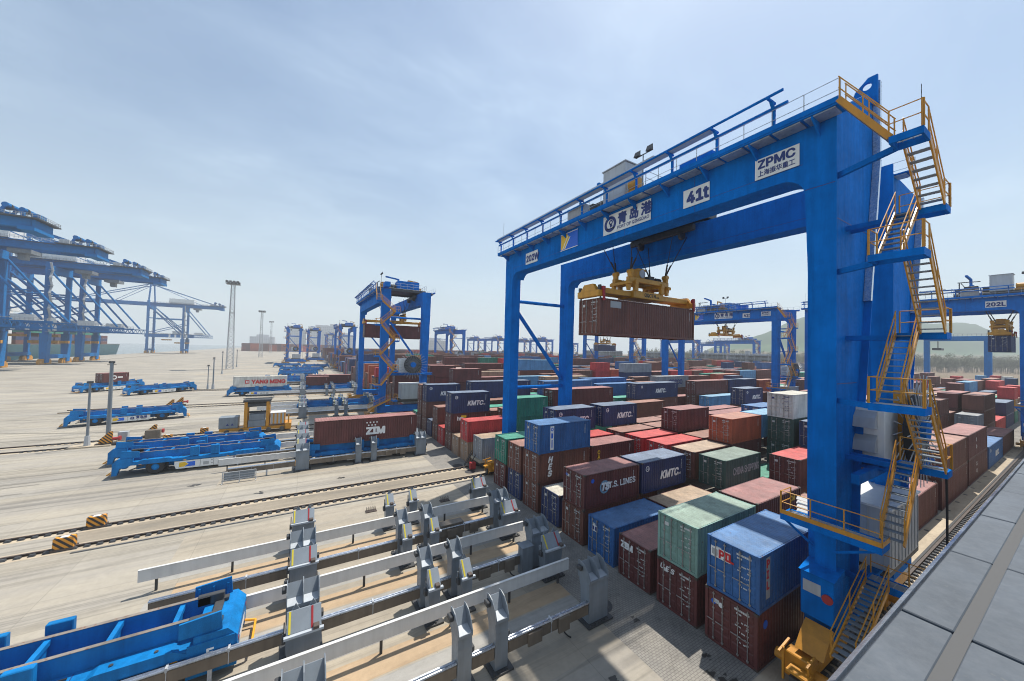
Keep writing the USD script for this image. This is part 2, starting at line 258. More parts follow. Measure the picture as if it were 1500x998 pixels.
# ------------------------------------------------------------------ setting: ground, paving, rails, water, hill
PITCH = 33.1; NB = 14                       # distance between neighbouring container blocks, their number
U_END = 262.0
def sheet(name, x0, y0, x1, y1, z, mat, kind='structure', label=None, n=1):
    mb = MB().add([(x0, y0, z), (x1, y0, z), (x1, y1, z), (x0, y1, z)], [(0, 1, 2, 3)])
    p = part('/World', name, mb, mat); data(stage.GetPrimAtPath(p), kind=kind, label=label); return p
g = MB().add([(-156, -260, 0), (2450, -260, 0), (2450, 2450, 0), (-156, 2450, 0)], [(0, 1, 2, 3)])
g.add([(-156, -260, -3.9), (-156, 2450, -3.9), (-156, 2450, 0), (-156, -260, 0)], [(0, 3, 2, 1)])
data(stage.GetPrimAtPath(part('/World', 'ground', g, 'apron_concrete')), kind='structure', label='wide pale concrete apron of the container terminal')
sheet('water', -2450, -260, -156.01, 2450, -3.0, 'water_look', label='harbour water beyond the quay')
for k in range(NB):
    y = PITCH * k
    sheet('yard_paving', 14.25, 7.7 + y, U_END + 6, 35.75 + y, 0.004, 'yard_paving', label='interlocking grey pavers under the container stacks' if k == 0 else None)
    if k < 5:
        sheet('lane_concrete', -7.0, 12.6 + y, 14.22, 35.1 + y, 0.004, 'lane_beige')
        for j in range(3):
            sheet('lane_strip', -7.0, 15.35 + 5.4 * j + y, 14.2, 16.35 + 5.4 * j + y, 0.008, 'grey_strip')
            sheet('tan_strip', -6.0, 16.45 + 5.4 * j + y, 14.2, 17.75 + 5.4 * j + y, 0.008, 'tan_concrete')
            sheet('lane_strip', -7.0, 18.3 + 5.4 * j + y, 14.2, 18.9 + 5.4 * j + y, 0.008, 'grey_strip')
    sheet('rail_bed', -13.9, 37.0 + y, U_END + 6, 39.6 + y, 0.004, 'rail_bed')
    for c in (36.7, 39.93):
        sheet('rail_plinth', -40.0, c - 0.62 + y, U_END + 6, c + 0.62 + y, 0.008, 'sleeper_concrete')
sheet('rail_plinth', -9.0, 6.35, U_END + 6, 8.2, 0.008, 'sleeper_concrete')
sheet('rail_bed', -9.0, 2.0, U_END + 6, 6.3, 0.004, 'rail_bed')
def crane_rail(y, label, near, x0=-40.0, holes=False):
    t = thing('crane_rail', label, 'rail', (0, 0, 0))
    mb = MB().box(x0, y - 0.075, 0.115, U_END, y + 0.075, 0.165).box(x0, y - 0.02, 0.04, U_END, y + 0.02, 0.114).box(x0, y - 0.1, 0.012, U_END, y + 0.1, 0.039)
    part(t, 'rail_bar', mb, 'rail_steel')
    ch = MB(); x = max(x0, -30)
    ch.box(x0, y + 0.16, 0.012, U_END, y + 0.30, 0.06)
    while x < near:
        ch.hull([(x, y - .36, .012), (x + .34, y - .36, .012), (x, y - .11, .012), (x + .34, y - .11, .012), (x + .05, y - .30, .13), (x + .29, y - .30, .13), (x + .05, y - .12, .13), (x + .29, y - .12, .13)])
        x += 0.62
    part(t, 'rail_clips', ch, 'machinery_dark', kind='stuff')
    if holes:
        hb = MB()
        for i in range(40): hb.lathe([(0, .02), (.16, .02), (.16, .0)], (22 + 4.0 * i, y + 1.05, 0.009), 'z', 10)
        part(t, 'drain_holes', hb, 'machinery_dark', kind='stuff')
    return t
crane_rail(6.9, 'crane rail along the grey roof edge with drain holes beside it', 120, -9, True)
for k in range(4):
    crane_rail(36.7 + PITCH * k, ['nearer dark crane rail of the double track crossing the apron at left', 'crane rail under the orange maintenance machine, nearer of two', 'crane rail beyond the white Yang Ming box, nearer of its pair', 'far crane rail of the fourth block, nearer of its pair'][k], 40 if k == 0 else 20)
    crane_rail(39.93 + PITCH * k, ['farther dark crane rail of the double track crossing the apron at left', 'crane rail behind the orange maintenance machine, farther of two', 'crane rail beyond the white Yang Ming box, farther of its pair', 'far crane rail of the fourth block, farther of its pair'][k], 40 if k == 0 else 20)
for k in range(2):
    solo('drain_slot', MB().box(-13, 35.72 + PITCH * k, 0.009, 18, 35.9 + PITCH * k, 0.03), 'machinery_dark', ['dark drain slot beside the near rail of the double track', 'dark drain slot beside the rail near the orange machine'][k], 'drain')
for i, (x, y, w) in enumerate([(16.9, 40.9, 'bare concrete beside the far rail'), (17.4, 38.3, 'brown strip between the two rails'), (14.9, 20.9, 'pavers behind the rightmost double stand'), (15.2, 14.9, 'pavers beside the nearest double stand')]):
    solo('manhole_cover', MB().lathe([(0, .03), (.42, .03), (.42, .0)], (x, y, 0.01), 'z', 20).lathe([(.43, .012), (.62, .012), (.62, .0)], (x, y, 0.01), 'z', 20), 'machinery_dark', 'round dark manhole cover in the ' + w, 'manhole')
sheet('field', 272, -258, 2448, 1500, 0.004, 'hill_look', label='rough ground between the yard and the hill')
plain('tyre_black', (0.235, 0.218, 0.19), 0.85, spec=0.2); plain('oil_black', (0.045, 0.042, 0.038), 0.45)
tm = MB(); rm_ = random.Random(11)
for _ in range(34):
    x, y, L, cv, w = rm_.uniform(-70, 0), rm_.choice((rm_.uniform(41, 68), rm_.uniform(75, 100), rm_.uniform(26, 36))), rm_.uniform(8, 30), rm_.uniform(-.012, .012), rm_.uniform(.07, .2)
    if y < 37: x = rm_.uniform(-30, -12)
    n = 14; t_ = np.linspace(0, L, n); yy_ = y + cv * t_ ** 2 + .03 * np.sin(t_); ww = w * np.sin(np.linspace(.1, math.pi - .1, n)) ** .5
    for k_, off in ((0, 0), (1, 2.5)) if rm_.random() < .5 else ((0, 0),):
        v = np.vstack([np.c_[x - t_, yy_ + off - ww, t_ * 0 + .012 + .0005 * _], np.c_[x - t_, yy_ + off + ww, t_ * 0 + .012 + .0005 * _]]); i = np.arange(n - 1); tm.add(v, np.c_[i + 1, i, i + n, i + 1 + n])
data(stage.GetPrimAtPath(part('/World', 'tyre_marks', tm, 'tyre_black')), kind='stuff', label='faint dark tyre marks on the concrete apron')
om = MB()
for x, y, r in ((16.6, 8.9, .35), (17.1, 8.6, .28), (16.3, 9.5, .18), (17.3, 9.9, .2), (15.6, 8.3, .3), (16.0, 13.2, .2), (12.2, 11.2, .35), (9.6, 12.2, .25), (-9, 47, .4), (-3, 42, .3), (4, 43, .35), (-15, 60, .4)):
    for q in range(6):
        a = rm_.uniform(0, 6.28); d = rm_.uniform(0, r * 1.3); n = 11; th = np.arange(n) * 6.283 / n; rr = r * rm_.uniform(.25, .7) * (1 + .3 * np.sin(th * 3 + a)); zz = .0135 + .0004 * q
        om.add(np.vstack([np.c_[x + d * math.cos(a) + rr * np.cos(th), y + d * math.sin(a) + rr * np.sin(th) * .6, th * 0 + zz], [[x + d * math.cos(a), y + d * math.sin(a), zz]]]), [(i, (i + 1) % n, n) for i in range(n)])
data(stage.GetPrimAtPath(part('/World', 'oil_stains', om, 'oil_black')), kind='stuff', label='dark oil drips on the paving')
# hill
def hill_mesh():
    px = np.linspace(940, 2300, 90); dist = np.linspace(820, 1900, 40); W = W2C.T
    crest = np.interp(px, [940, 1020, 1045, 1075, 1110, 1150, 1190, 1240, 1300, 1385, 1420, 1460, 1500, 1560, 1700, 2000, 2300], [0, 10, 38, 62, 92, 135, 168, 170, 158, 150, 148, 122, 96, 70, 60, 45, 0])
    V = []
    for d in dist:
        s = math.exp(-((d - 1330) / 260.0) ** 2)
        for x, c in zip(px, crest):
            r = W @ np.array([(x - 750) / 517.2, 0, 1.0]); p = r * d
            V.append((p[0], p[1], c * s))
    V = np.array(V); V[:, 2] += (meshkit.fbm(np.c_[V[:, 0] / 90, V[:, 1] / 90, V[:, 0] * 0], 5, 3) - 0.5) * np.minimum(V[:, 2], 40) * 0.8
    V[:, 2] -= 0.5; n = len(px); i, j = np.meshgrid(np.arange(len(dist) - 1), np.arange(n - 1), indexing='ij'); a = (i * n + j).ravel()
    return V, np.c_[a, a + 1, a + n + 1, a + n]
data(stage.GetPrimAtPath(part('/World', 'hills', hill_mesh(), 'hill_look', smooth=True)), kind='structure', label='hazy green hill behind the terminal')

# ------------------------------------------------------------------ containers
CW = 2.438; L20, L40 = 6.058, 12.192
def corrugated(length, h, depth=0.036, pitch=0.28):
    n = int(length / pitch); e = (length - n * pitch) / 2; xs, ds = [0], [0]
    for i in range(n):
        x = e + i * pitch; xs += [x, x + .07, x + .14, x + .21]; ds += [0, depth, depth, 0]
    xs.append(length); ds.append(0); xs, ds = np.array(xs), np.array(ds)
    v = np.vstack([np.c_[xs, ds, xs * 0], np.c_[xs, ds, xs * 0 + h]]); m = len(xs); i = np.arange(m - 1)
    return v, np.c_[i, i + 1, i + 1 + m, i + m]
KITS = {}
def container_kit(L, H, color, roof=None, reefer=False):
    key = (L, H, color, roof, reefer)
    if key in KITS: return KITS[key]
    k = kit(f"container_{'forty' if L > 7 else 'twenty'}_{'tall' if H > 2.7 else 'standard'}_{color.replace(' ', '_')}{'_' + roof.replace(' ', '_') + '_top' if roof else ''}{'_chilled' if reefer else ''}_kit"); KITS[key] = k
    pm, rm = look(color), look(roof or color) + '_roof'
    for side in (0, 1):
        v, f = corrugated(L - 0.24, H - 0.26, 0.012 if reefer else 0.036); v[:, 0] += 0.12; v[:, 2] += 0.15
        if side == 0: v[:, 1] = 0.052 - v[:, 1]
        else: v[:, 1] = CW - 0.052 + v[:, 1]; f = f[:, ::-1]
        part(k, 'side_wall', MB().add(v, f), pm)
    v, f = corrugated(CW - 0.24, H - 0.3, 0.036); part(k, 'end_wall', MB().add(np.c_[L - 0.05 + v[:, 1], v[:, 0] + 0.12, v[:, 2] + 0.15], f[:, ::-1]), pm)
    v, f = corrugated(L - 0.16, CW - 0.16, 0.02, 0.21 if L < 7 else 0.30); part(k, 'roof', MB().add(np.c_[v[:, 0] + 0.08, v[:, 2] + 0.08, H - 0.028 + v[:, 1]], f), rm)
    fr = MB()
    for x in (0, L - 0.14):
        for y in (0, CW - 0.14): fr.box(x, y, 0.11, x + 0.14, y + 0.14, H - 0.11)
    for z, hh in ((0.012, 0.14), (H - 0.09, 0.07)):
        for y in (0.008, CW - 0.07): fr.box(0.14, y, z, L - 0.14, y + 0.062, z + hh)
        for x in (0.01, L - 0.09): fr.box(x, 0.14, z, x + 0.08, CW - 0.14, z + hh)
    fr.box(0.2, 0.1, 0.1, L - 0.2, CW - 0.1, 0.14)
    part(k, 'frame', fr, pm)
    ca = MB()
    for x in (-0.004, L - 0.174):
        for y in (-0.004, CW - 0.158):
            for z in (0.0, H - 0.118): ca.box(x, y, z, x + 0.178, y + 0.162, z + 0.118)
    part(k, 'corner_castings', ca, 'rail_steel' if color in ('maroon', 'brown', 'navy') else pm, kind='stuff')
    mid = CW / 2
    for d in (0, 1):
        y0, y1 = (0.145, mid - 0.01) if d == 0 else (mid + 0.01, CW - 0.145)
        db = MB().box(0.055, y0, 0.15, 0.075, y1, H - 0.09)
        zs = np.linspace(0.24, H - 0.2, 6)
        for a, b in zip(zs[:-1], zs[1:]): db.hull([(0.056, y0 + .05, a + .04), (0.056, y1 - .05, a + .04), (0.056, y0 + .05, b - .04), (0.056, y1 - .05, b - .04), (0.03, y0 + .08, a + .09), (0.03, y1 - .08, a + .09), (0.03, y0 + .08, b - .09), (0.03, y1 - .08, b - .09)])
        part(k, 'door', db, pm)
    for y in (0.42, 0.86, 1.578, 2.018):
        b = MB().tube((0.0, y, 0.13), (0.0, y, H - 0.1), 0.022, 6)
        for z in (0.2, H * 0.35, H * 0.65, H - 0.2): b.box(-0.012, y - 0.05, z - 0.03, 0.05, y + 0.05, z + 0.03)
        b.box(-0.03, y, 1.05, -0.005, y + 0.32, 1.085)
        part(k, 'locking_bar', b, 'bar_steel')
    r = random.Random(color + str(L)); mk = MB()                # illegible stencilled rows on the right-hand door and side end
    def line(y, z, n, s):
        for i in range(n):
            if r.random() < .8: mk.box(0.021, y - s * (i + .8), z, 0.0285, y - s * i, z + s * 1.25)
    line(1.02, H - 0.36, 9, 0.075)
    line(1.0, H - 0.52, 5, 0.06)
    for i in range(r.choice((4, 5))): line(0.99 if i % 2 else 0.80, H - 0.85 - 0.24 * i, r.choice((4, 6)), 0.045); line(0.55, H - 0.82 - 0.24 * i, 4, 0.045)
    mk.box(0.021, 1.75, H - .62, 0.0285, 2.0, H - .42)
    for z in range(7): mk.box(L - 0.72, -0.002 + 0.008, H - 0.45 - z * .12, L - 0.66, 0.0135, H - 0.37 - z * .12)
    part(k, 'door_marking', mk, 'print_pale' if color != 'white' else 'print_navy', kind='stuff')
    return k
def logo_kmtc(k, L, H):
    s = 1.0 if L < 7 else 1.12; x = L * 0.40 if L < 7 else L * 0.44
    part(k, 'lettering', join(face_y(letters('KMTC', 0.62 * s, bold=3, slant=0.22), x, 0.006, H * 0.36), face_y(letters('LINE', 0.16 * s, bold=1, slant=0.22), x + 2.35 * s, 0.006, H * 0.36)), 'print_white')
    e = MB().lathe([(.17, 0), (.24, 0), (.24, .01), (.17, .01)], (0.12 * L, 0.0, H * .78), 'y', 18).box(.12 * L - .05, -0.004, H * .78 - .04, .12 * L + .24, 0.006, H * .78 + .03)
    part(k, 'emblem', e, 'print_white')
ORD = ['first', 'second', 'third', 'fourth', 'fifth', 'sixth', 'seventh', 'eighth', 'ninth', 'tenth', 'eleventh', 'twelfth', 'thirteenth', 'fourteenth', 'fifteenth', 'sixteenth', 'seventeenth', 'eighteenth', 'nineteenth', 'twentieth'] + ['twenty-' + o for o in ('first', 'second', 'third', 'fourth', 'fifth', 'sixth', 'seventh', 'eighth', 'ninth')] + ['far'] * 20
COLUMNS = []   # (block, row, u0, L, [(colour, H, special or None), ...])
S_, T_ = 2.591, 2.896
def col(k, r, u, L, *cs): COLUMNS.append((k, r, u, L, [(c if isinstance(c, tuple) else (c, S_, None)) for c in cs]))
B0, B1, B2, B3, B4 = 18.37, 24.75, 32.15, 38.6, 45.0
col(0, 0, B0, L20, ('maroon', S_, 'dots'), ('blue', S_, 'pil')); col(0, 1, B0, L20, ('maroon', S_, 'ues'), ('pale green', S_, None)); col(0, 2, B0, L20, ('maroon', S_, 'zimdoor'))
col(0, 3, B0, L20, ('blue', S_, 'square')); col(0, 4, B0, L20, 'brown', ('maroon', S_, 'ts')); col(0, 5, B0, L20, ('navy', S_, 'whitetop'))
col(0, 6, B0, L20, 'brown', ('brown', S_, 'hes'), ('blue', S_, 'strip')); col(0, 7, B0, L20, 'navy', 'brown'); col(0, 8, B0, L20, 'maroon', 'green')
col(0, 0, B1 + 6.5, L20, 'brown'); col(0, 1, B1, L20, 'brown', ('maroon', S_, 'yellowcode')); col(0, 2, B1, L20, 'brown'); col(0, 3, B1, L20, ('maroon', S_, 'tantop'))
col(0, 4, B1, L20, 'navy', ('navy', S_, 'kmtc')); col(0, 5, B1, L20, 'brown'); col(0, 6, B1, L20, 'brown', ('maroon', S_, 'cai')); col(0, 7, B1, L20, 'brown', ('red', S_, None)); col(0, 8, B1, L20, 'navy', 'navy', ('navy', S_, 'kmtc'))
col(0, 1, B2, L20, 'brown'); col(0, 2, B2, L20, 'maroon'); col(0, 3, B2, L20, 'brown', ('dark green', S_, 'china')); col(0, 4, B2, L20, 'brown', ('brown', S_, 'tantop')); col(0, 5, B2, L20, 'red', 'red')
col(0, 6, B2, L20, 'brown', 'red'); col(0, 7, B2, L20, 'green', 'brown'); col(0, 8, B2, L20, 'brown', 'navy', ('navy', S_, 'kmtc'))
col(0, 0, 39.6, L40, ('maroon', T_, None)); col(0, 2, B3, L20, 'brown', ('maroon', S_, 'redtop')); col(0, 3, B3, L20, 'green'); col(0, 4, B3, L20, 'brown', 'maroon', ('orange', S_, None)); col(0, 5, B3, L20, 'brown', 'brown')
col(0, 6, B3, L20, 'brown', 'brown', 'maroon'); col(0, 7, B3, L20, 'brown', 'brown'); col(0, 8, B3, L20, 'navy', 'brown')
col(0, 1, B4, L20, 'maroon'); col(0, 2, B4, L20, 'brown', 'navy', 'navy'); col(0, 3, B4, L20, 'dark green', 'dark green', 'dark green', 'white'); col(0, 4, B4, L20, 'brown', 'brown', ('light blue', S_, 'lines'))
for r in (5, 6, 7, 8): col(0, r, B4, L20, 'brown', ['red', 'brown', 'maroon', 'brown'][r - 5])
col(0, 0, 53.2, L40, ('maroon', T_, None), ('brown', T_, None)); col(0, 0, 66.5, L40, ('maroon', T_, 'marks'), ('maroon', T_, 'marks')); col(0, 0, 79.7, L40, ('blue', T_, 'kmtc')); col(0, 0, 93.2, L40, ('maroon', T_, None))
col(0, 8, 65.4, L20, ('navy', T_, None), ('brown', T_, None), ('navy', T_, 'kmtc'))
col(1, 0, B1, L20, 'green', 'green', 'green'); col(1, 1, B0, L20, 'tan'); col(1, 2, B0, L20, ('brown', S_, 'round'), ('maroon', S_, 'hm'), ('navy', T_, 'kmtc')); col(1, 3, B0, L20, 'red'); col(1, 4, B0, L20, 'brown', 'brown')
col(1, 5, B0, L20, 'navy'); col(1, 6, B0, L20, 'brown', 'brown', ('navy', T_, 'kmtc')); col(1, 7, B0, L20, 'maroon', 'brown', 'brown'); col(1, 8, B0, L20, 'green'); col(1, 2, B1, L20, 'brown', 'brown')
col(1, 1, 53.2, L40, ('brown', T_, None), ('brown', T_, None), ('navy', T_, 'kmtc')); col(1, 1, 71.7, L40, ('brown', T_, None), ('brown', T_, None), ('maroon', T_, None)); col(1, 5, 75.0, L40, ('brown', T_, None), ('brown', T_, None), ('grey', T_, 'cosco'))
TAKEN = {}
for (k, r, u, L, cs) in COLUMNS: TAKEN.setdefault((k, r), []).append((u, u + L))
PAL = ['brown'] * 30 + ['maroon'] * 26 + ['navy'] * 12 + ['blue'] * 7 + ['red'] * 8 + ['green'] * 5 + ['grey'] * 4 + ['white'] * 3 + ['orange'] * 3 + ['tan'] * 2 + ['light blue'] * 2
rc = random.Random(21)
for k in range(NB):
    for r in range(9):
        u = 18.37 if k else 51.4
        while u < U_END - 13:
            L = L40 if rc.random() < 0.45 else L20; h = rc.choices((0, 1, 2, 3, 4), (2, 12, 34, 40, 12) if k > 1 else (4, 40, 52, 4, 0) if u < 100 and k == 0 else (3, 30, 48, 17, 2))[0]; Hh = T_ if L > 7 and rc.random() < .7 else S_
            big = rc.random() < .5; base = rc.choice(PAL)
            cs = [((base if big else rc.choice(PAL)), Hh, None) for _ in range(h)]
            if r == 0 and k == 0: cs = []
            if not any(a < u + L + 0.2 and u < b + 0.2 for a, b in TAKEN.get((k, r), [])):
                if cs: COLUMNS.append((k, r, u, L, cs)); TAKEN.setdefault((k, r), []).append((u, u + L))
                u += L + (0.32 if L < 7 else 1.2)
            else: u += 1.0
def top_at(k, r, x):
    if r < 0: k, r = k - 1, 8
    for (kk, rr, u, L, cs) in INDEX.get((k, r), []):
        if u - 0.6 <= x <= u + L + 0.6: return sum(c[1] for c in cs)
    return 0
INDEX = {}
for c in COLUMNS: INDEX.setdefault((c[0], c[1]), []).append(c)
boxes = []
for (k, r, u, L, cs) in COLUMNS:
    z = 0; y = 8.25 + 2.93 * r + PITCH * k
    front, side = top_at(k, r, u - 1.0), min(top_at(k, r - 1, u + 0.5), top_at(k, r - 1, u + L - 0.5), top_at(k, r - 1, u + L / 2)) if r else (0 if u > 30 or k else 0)
    for i, (c, H, sp) in enumerate(cs):
        if not (front >= z + H - .3 and side >= z + H - .3 and i < len(cs) - 1): boxes.append((math.hypot(u, y), k, r, u, y, z, L, H, c, sp, i, len(cs)))
        z += H
boxes.sort(key=lambda b: (b[9] is None, b[0]))
SPECIAL = {'pil': 'faded blue twenty-foot container with white and red PIL panel, upper of the nearest stack', 'dots': 'maroon container with blue dot on its door, under the blue PIL container', 'ues': 'maroon container with white stencils carrying the pale green container', 'zimdoor': 'single maroon container with ZIM on its door beside the pale green one',
    'square': 'bright blue single container with small white square sign on its door', 'ts': 'dark maroon container lettered T.S. LINES on top of a brown one', 'whitetop': 'single navy container with dusty white roof in the front row', 'hes': 'brown container with slanted white letters between a blue and a brown one',
    'strip': 'blue container with white vertical strip, top of the three-high front stack', 'china': 'grey green container with faded shipping letters behind the TS and KMTC ones', 'yellowcode': 'maroon container with small yellow letters behind the pale green container', 'cai': 'maroon container with upright yellow letters behind the three-high front stack',
    'tantop': None, 'redtop': 'dark red container with bright red roof beside the main crane leg', 'lines': 'light blue container with white letters behind the orange container', 'cosco': 'long grey container lettered COSCO far behind the navy KMTC ones', 'hm': 'maroon container with yellow and white mark under a navy KMTC container', 'round': 'brown container at the foot of the KMTC stack of the second block', 'marks': None, 'kmtc': None}
def words(k, r, u, L, i, n, c, first):
    lv = 'single' if n == 1 else 'top' if i == n - 1 else 'bottom' if i == 0 else ('middle' if n == 3 else ORD[i] + '-tier')
    return f"{lv} {c} {'forty' if L > 7 else 'twenty'}-foot container, {ORD[r]} row, {ORD[max(0, round((u - 18.37) / 6.4))]} bay of the {ORD[k]} block"
for d, k, r, u, y, z, L, H, c, sp, i, n in boxes[:298]:
    roofc = {'whitetop': 'white', 'tantop': 'tan', 'redtop': 'red'}.get(sp)
    kk = container_kit(L, H, c, roofc)
    loc = (u + (rc.random() - .5) * .1, y + (rc.random() - .5) * .08, z); extra = sp not in (None, 'whitetop', 'tantop', 'redtop')
    p = copy(kk, 'shipping_container', SPECIAL.get(sp) or (words(k, r, u, L, i, n, c, 0) if sp != 'kmtc' else words(k, r, u, L, i, n, 'KMTC navy', 0)), 'container', loc, 0, 'containers stacked in the yard blocks', inst=not extra)
    if sp == 'kmtc': logo_kmtc(p, L, H)
    elif sp == 'pil':
        part(p, 'sign_panel', MB().box(0.012, 1.30, 1.62, 0.026, 2.26, 2.12), 'print_white'); part(p, 'lettering', face_x(letters('PIL', 0.36, bold=4, squeeze=.9), 0.010, 1.86, 1.69), 'print_red')
        part(p, 'door_band', MB().box(0.006, 1.92, 1.72, 0.0115, 2.2, 2.02), 'print_grey')
        part(p, 'side_strip', MB().box(0.62, 0.004, 0.5, 1.0, 0.013, 2.4), 'print_grey'); part(p, 'side_lettering', join(*[face_y(letters(ch, 0.34, bold=3), 0.66, 0.002, 1.95 - .5 * j) for j, ch in enumerate('PIL')]), 'print_red')
    elif sp == 'dots':
        for yy, m in ((2.02, 'print_blue'), (1.66, 'print_white')): part(p, 'sticker', MB().lathe([(0, .01), (.12, .01), (.12, 0)], (0.026, yy, 2.0), 'x', 14).shift((-.012, 0, 0)), m)
        part(p, 'side_sticker', MB().lathe([(0, 0), (.2, 0), (.2, .01)], (.75, 0.003, 1.9), 'y', 12), 'print_blue')
    elif sp == 'ues': part(p, 'lettering', face_x(letters('U E S', 0.26, bold=2, slant=.2), 0.02, 2.22, 2.05), 'print_white')
    elif sp == 'zimdoor': part(p, 'lettering', face_x(letters('ZIM', 0.36, bold=4), 0.02, 2.28, 1.85), 'print_white')
    elif sp == 'square': part(p, 'sign_panel', MB().box(0.012, 1.55, 1.62, 0.027, 2.05, 2.05), 'print_white'); part(p, 'sign_mark', MB().box(0.006, 1.60, 1.7, 0.0115, 1.78, 1.98).box(0.006, 1.86, 1.7, 0.0115, 2.0, 1.98), 'print_navy')
    elif sp == 'ts':
        part(p, 'lettering', face_y(letters('T.S. LINES', 0.44, bold=2), 2.55, 0.006, 1.25), 'print_white')
        part(p, 'emblem', MB().lathe([(.36, 0), (.50, 0), (.50, .01), (.36, .01)], (2.1, -0.002, 1.42), 'y', 24), 'light_blue_paint_roof'); part(p, 'emblem_letters', face_y(letters('TS', 0.5, bold=5, slant=.2), 1.78, 0.002, 1.2), 'print_white')
        part(p, 'sticker', MB().lathe([(0, 0), (.16, 0), (.16, .01)], (.85, 0.002, 2.05), 'y', 14), 'print_blue'); part(p, 'door_sticker', MB().lathe([(0, 0), (.12, 0), (.12, .01)], (0.014, 2.05, 2.1), 'x', 14), 'print_blue')
    elif sp == 'hes': part(p, 'lettering', join(*[face_y(letters(ch, 0.48, bold=4, slant=.25), 1.05, 0.006, 1.75 - .62 * j) for j, ch in enumerate('HES')]), 'print_white')
    elif sp == 'strip': part(p, 'side_strip', MB().box(1.2, 0.003, .25, 1.62, 0.012, 2.4), 'print_white'); part(p, 'strip_marks', MB().lathe([(.08, 0), (.16, 0), (.16, .01), (.08, .01)], (1.41, -.004, 2.1), 'y', 14).box(1.3, -.004, 1.3, 1.5, .0025, 1.75).box(1.36, -.004, .45, 1.46, .0025, 1.15), 'print_blue')
    elif sp == 'china': part(p, 'lettering', face_y(letters('CHINA SHIPPING', 0.62, bold=1, squeeze=.62), 1.2, 0.006, 1.15), 'print_grey')
    elif sp == 'yellowcode': part(p, 'lettering', face_y(letters('CM', .34, bold=2), 4.4, .006, 1.9), 'print_yellow')
    elif sp == 'cai': part(p, 'lettering', join(*[face_y(letters(ch, 0.36, bold=2), .75, 0.006, 1.7 - .45 * j) for j, ch in enumerate('CAI')]), 'print_yellow')
    elif sp == 'lines': part(p, 'lettering', face_y(letters('LINES', .95, bold=3), 3.1, .006, .8), 'print_white')
    elif sp == 'cosco': part(p, 'lettering', face_y(letters('COSCO', 1.1, bold=3), 4.2, .006, 0.9), 'print_navy')
    elif sp == 'hm': part(p, 'lettering', face_y(letters('hm', .5, bold=3), .9, .006, 1.6), 'print_white'); part(p, 'mark', MB().box(1.5, 0.002, 1.9, 2.3, .012, 2.25), 'print_yellow')
    elif sp == 'round': part(p, 'emblem', MB().lathe([(.14, 0), (.22, 0), (.22, .01), (.14, .01)], (1.15, 0, 1.9), 'y', 14), 'print_white')
    elif sp == 'marks': part(p, 'lettering', join(*[face_y(letters(ch, .42, bold=2), 4.6, 0.006, 1.75 - .85 * j) for j, ch in enumerate('SO')]), 'print_white')
# the rest of the yard, far back
protos = {}
far = boxes[298:]
pi = UsdGeom.PointInstancer.Define(stage, '/World/container_yard'); data(pi.GetPrim(), kind='stuff', label='remaining container stacks far back in the yard')
def far_box(L, c):
    p = f"/World/container_yard/{'long' if L > 7 else 'short'}_{c.replace(' ', '_')}_container"; UsdGeom.Xform.Define(stage, p)
    H = 2.75; mb = MB()
    for side in (0, 1):
        v, f = corrugated(L - .1, H - .12, .05, .56); v[:, 0] += .05; v[:, 2] += .06
        v[:, 1] = .05 - v[:, 1] if side == 0 else CW - .05 + v[:, 1]; mb.add(v, f if side == 0 else f[:, ::-1])
    mb.box(.03, .06, .06, .06, CW - .06, H - .05).box(L - .06, .06, .06, L - .03, CW - .06, H - .05)
    for x in (0, L - .13):
        for y in (0, CW - .13): mb.box(x, y, 0, x + .13, y + .13, H)
    for y in (0.02, CW - .08): mb.box(.13, y, H - .11, L - .13, y + .06, H - .002).box(.13, y, 0.01, L - .13, y + .06, .14)
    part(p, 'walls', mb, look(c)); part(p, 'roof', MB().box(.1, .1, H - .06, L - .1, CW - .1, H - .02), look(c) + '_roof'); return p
idx, pos, plist = [], [], []
rf = random.Random(5)
for d, k, r, u, y, z, L, H, c, sp, i, n in far:
    if (L, c) not in protos: protos[(L, c)] = len(plist); plist.append(far_box(L, c))
    idx.append(protos[(L, c)]); pos.append((u, y, i * 2.76))
for _ in range(420):                                         # stacks beyond the last block, along the far left skyline
    L, c = rf.choice([q for q in protos if q[1] in ('brown', 'maroon', 'red', 'orange')]); x, y = rf.uniform(-95, 60), rf.uniform(760, 900)
    hmax = rf.choice((2, 3, 4, 4, 5))
    for i in range(hmax): idx.append(protos[(L, c)]); pos.append((round(x / 13) * 13.0, round(y / 2.9) * 2.9, i * 2.76))
pi.CreatePrototypesRel().SetTargets([Sdf.Path(p) for p in plist]); pi.CreateProtoIndicesAttr(Vt.IntArray(idx)); pi.CreatePositionsAttr(Vt.Vec3fArray([Gf.Vec3f(*p) for p in pos]))

# ------------------------------------------------------------------ gantry cranes of the yard
def rounded_frame():
    from shapely.geometry import Polygon, box
    out = Polygon([(0, 2.0), (0, 25.9), (30.9, 25.9), (30.9, 2.0)])
    hole = Polygon([(0.72, -3), (0.78, 9), (1.22, 23.4), (29.28, 23.4), (29.42, 9), (29.5, -3)]).buffer(-1.1).buffer(1.1)
    return out.difference(hole)
FRAME = rounded_frame()
def railing(mb, pts, h=1.05, r=0.022, mid=2, posts=True, ends=True):
    for a, b in zip(pts[:-1], pts[1:]):
        a, b = np.array(a, float), np.array(b, float); n = max(1, int(round(np.linalg.norm(b - a) / 1.3)))
        for m in range(1, mid + 1): mb.tube(a + (0, 0, h * m / mid), b + (0, 0, h * m / mid), r, 5)
        for i in range(n + 1): p = a + (b - a) * i / n; mb.tube(p, p + (0, 0, h), r * 1.3, 5)
    return mb
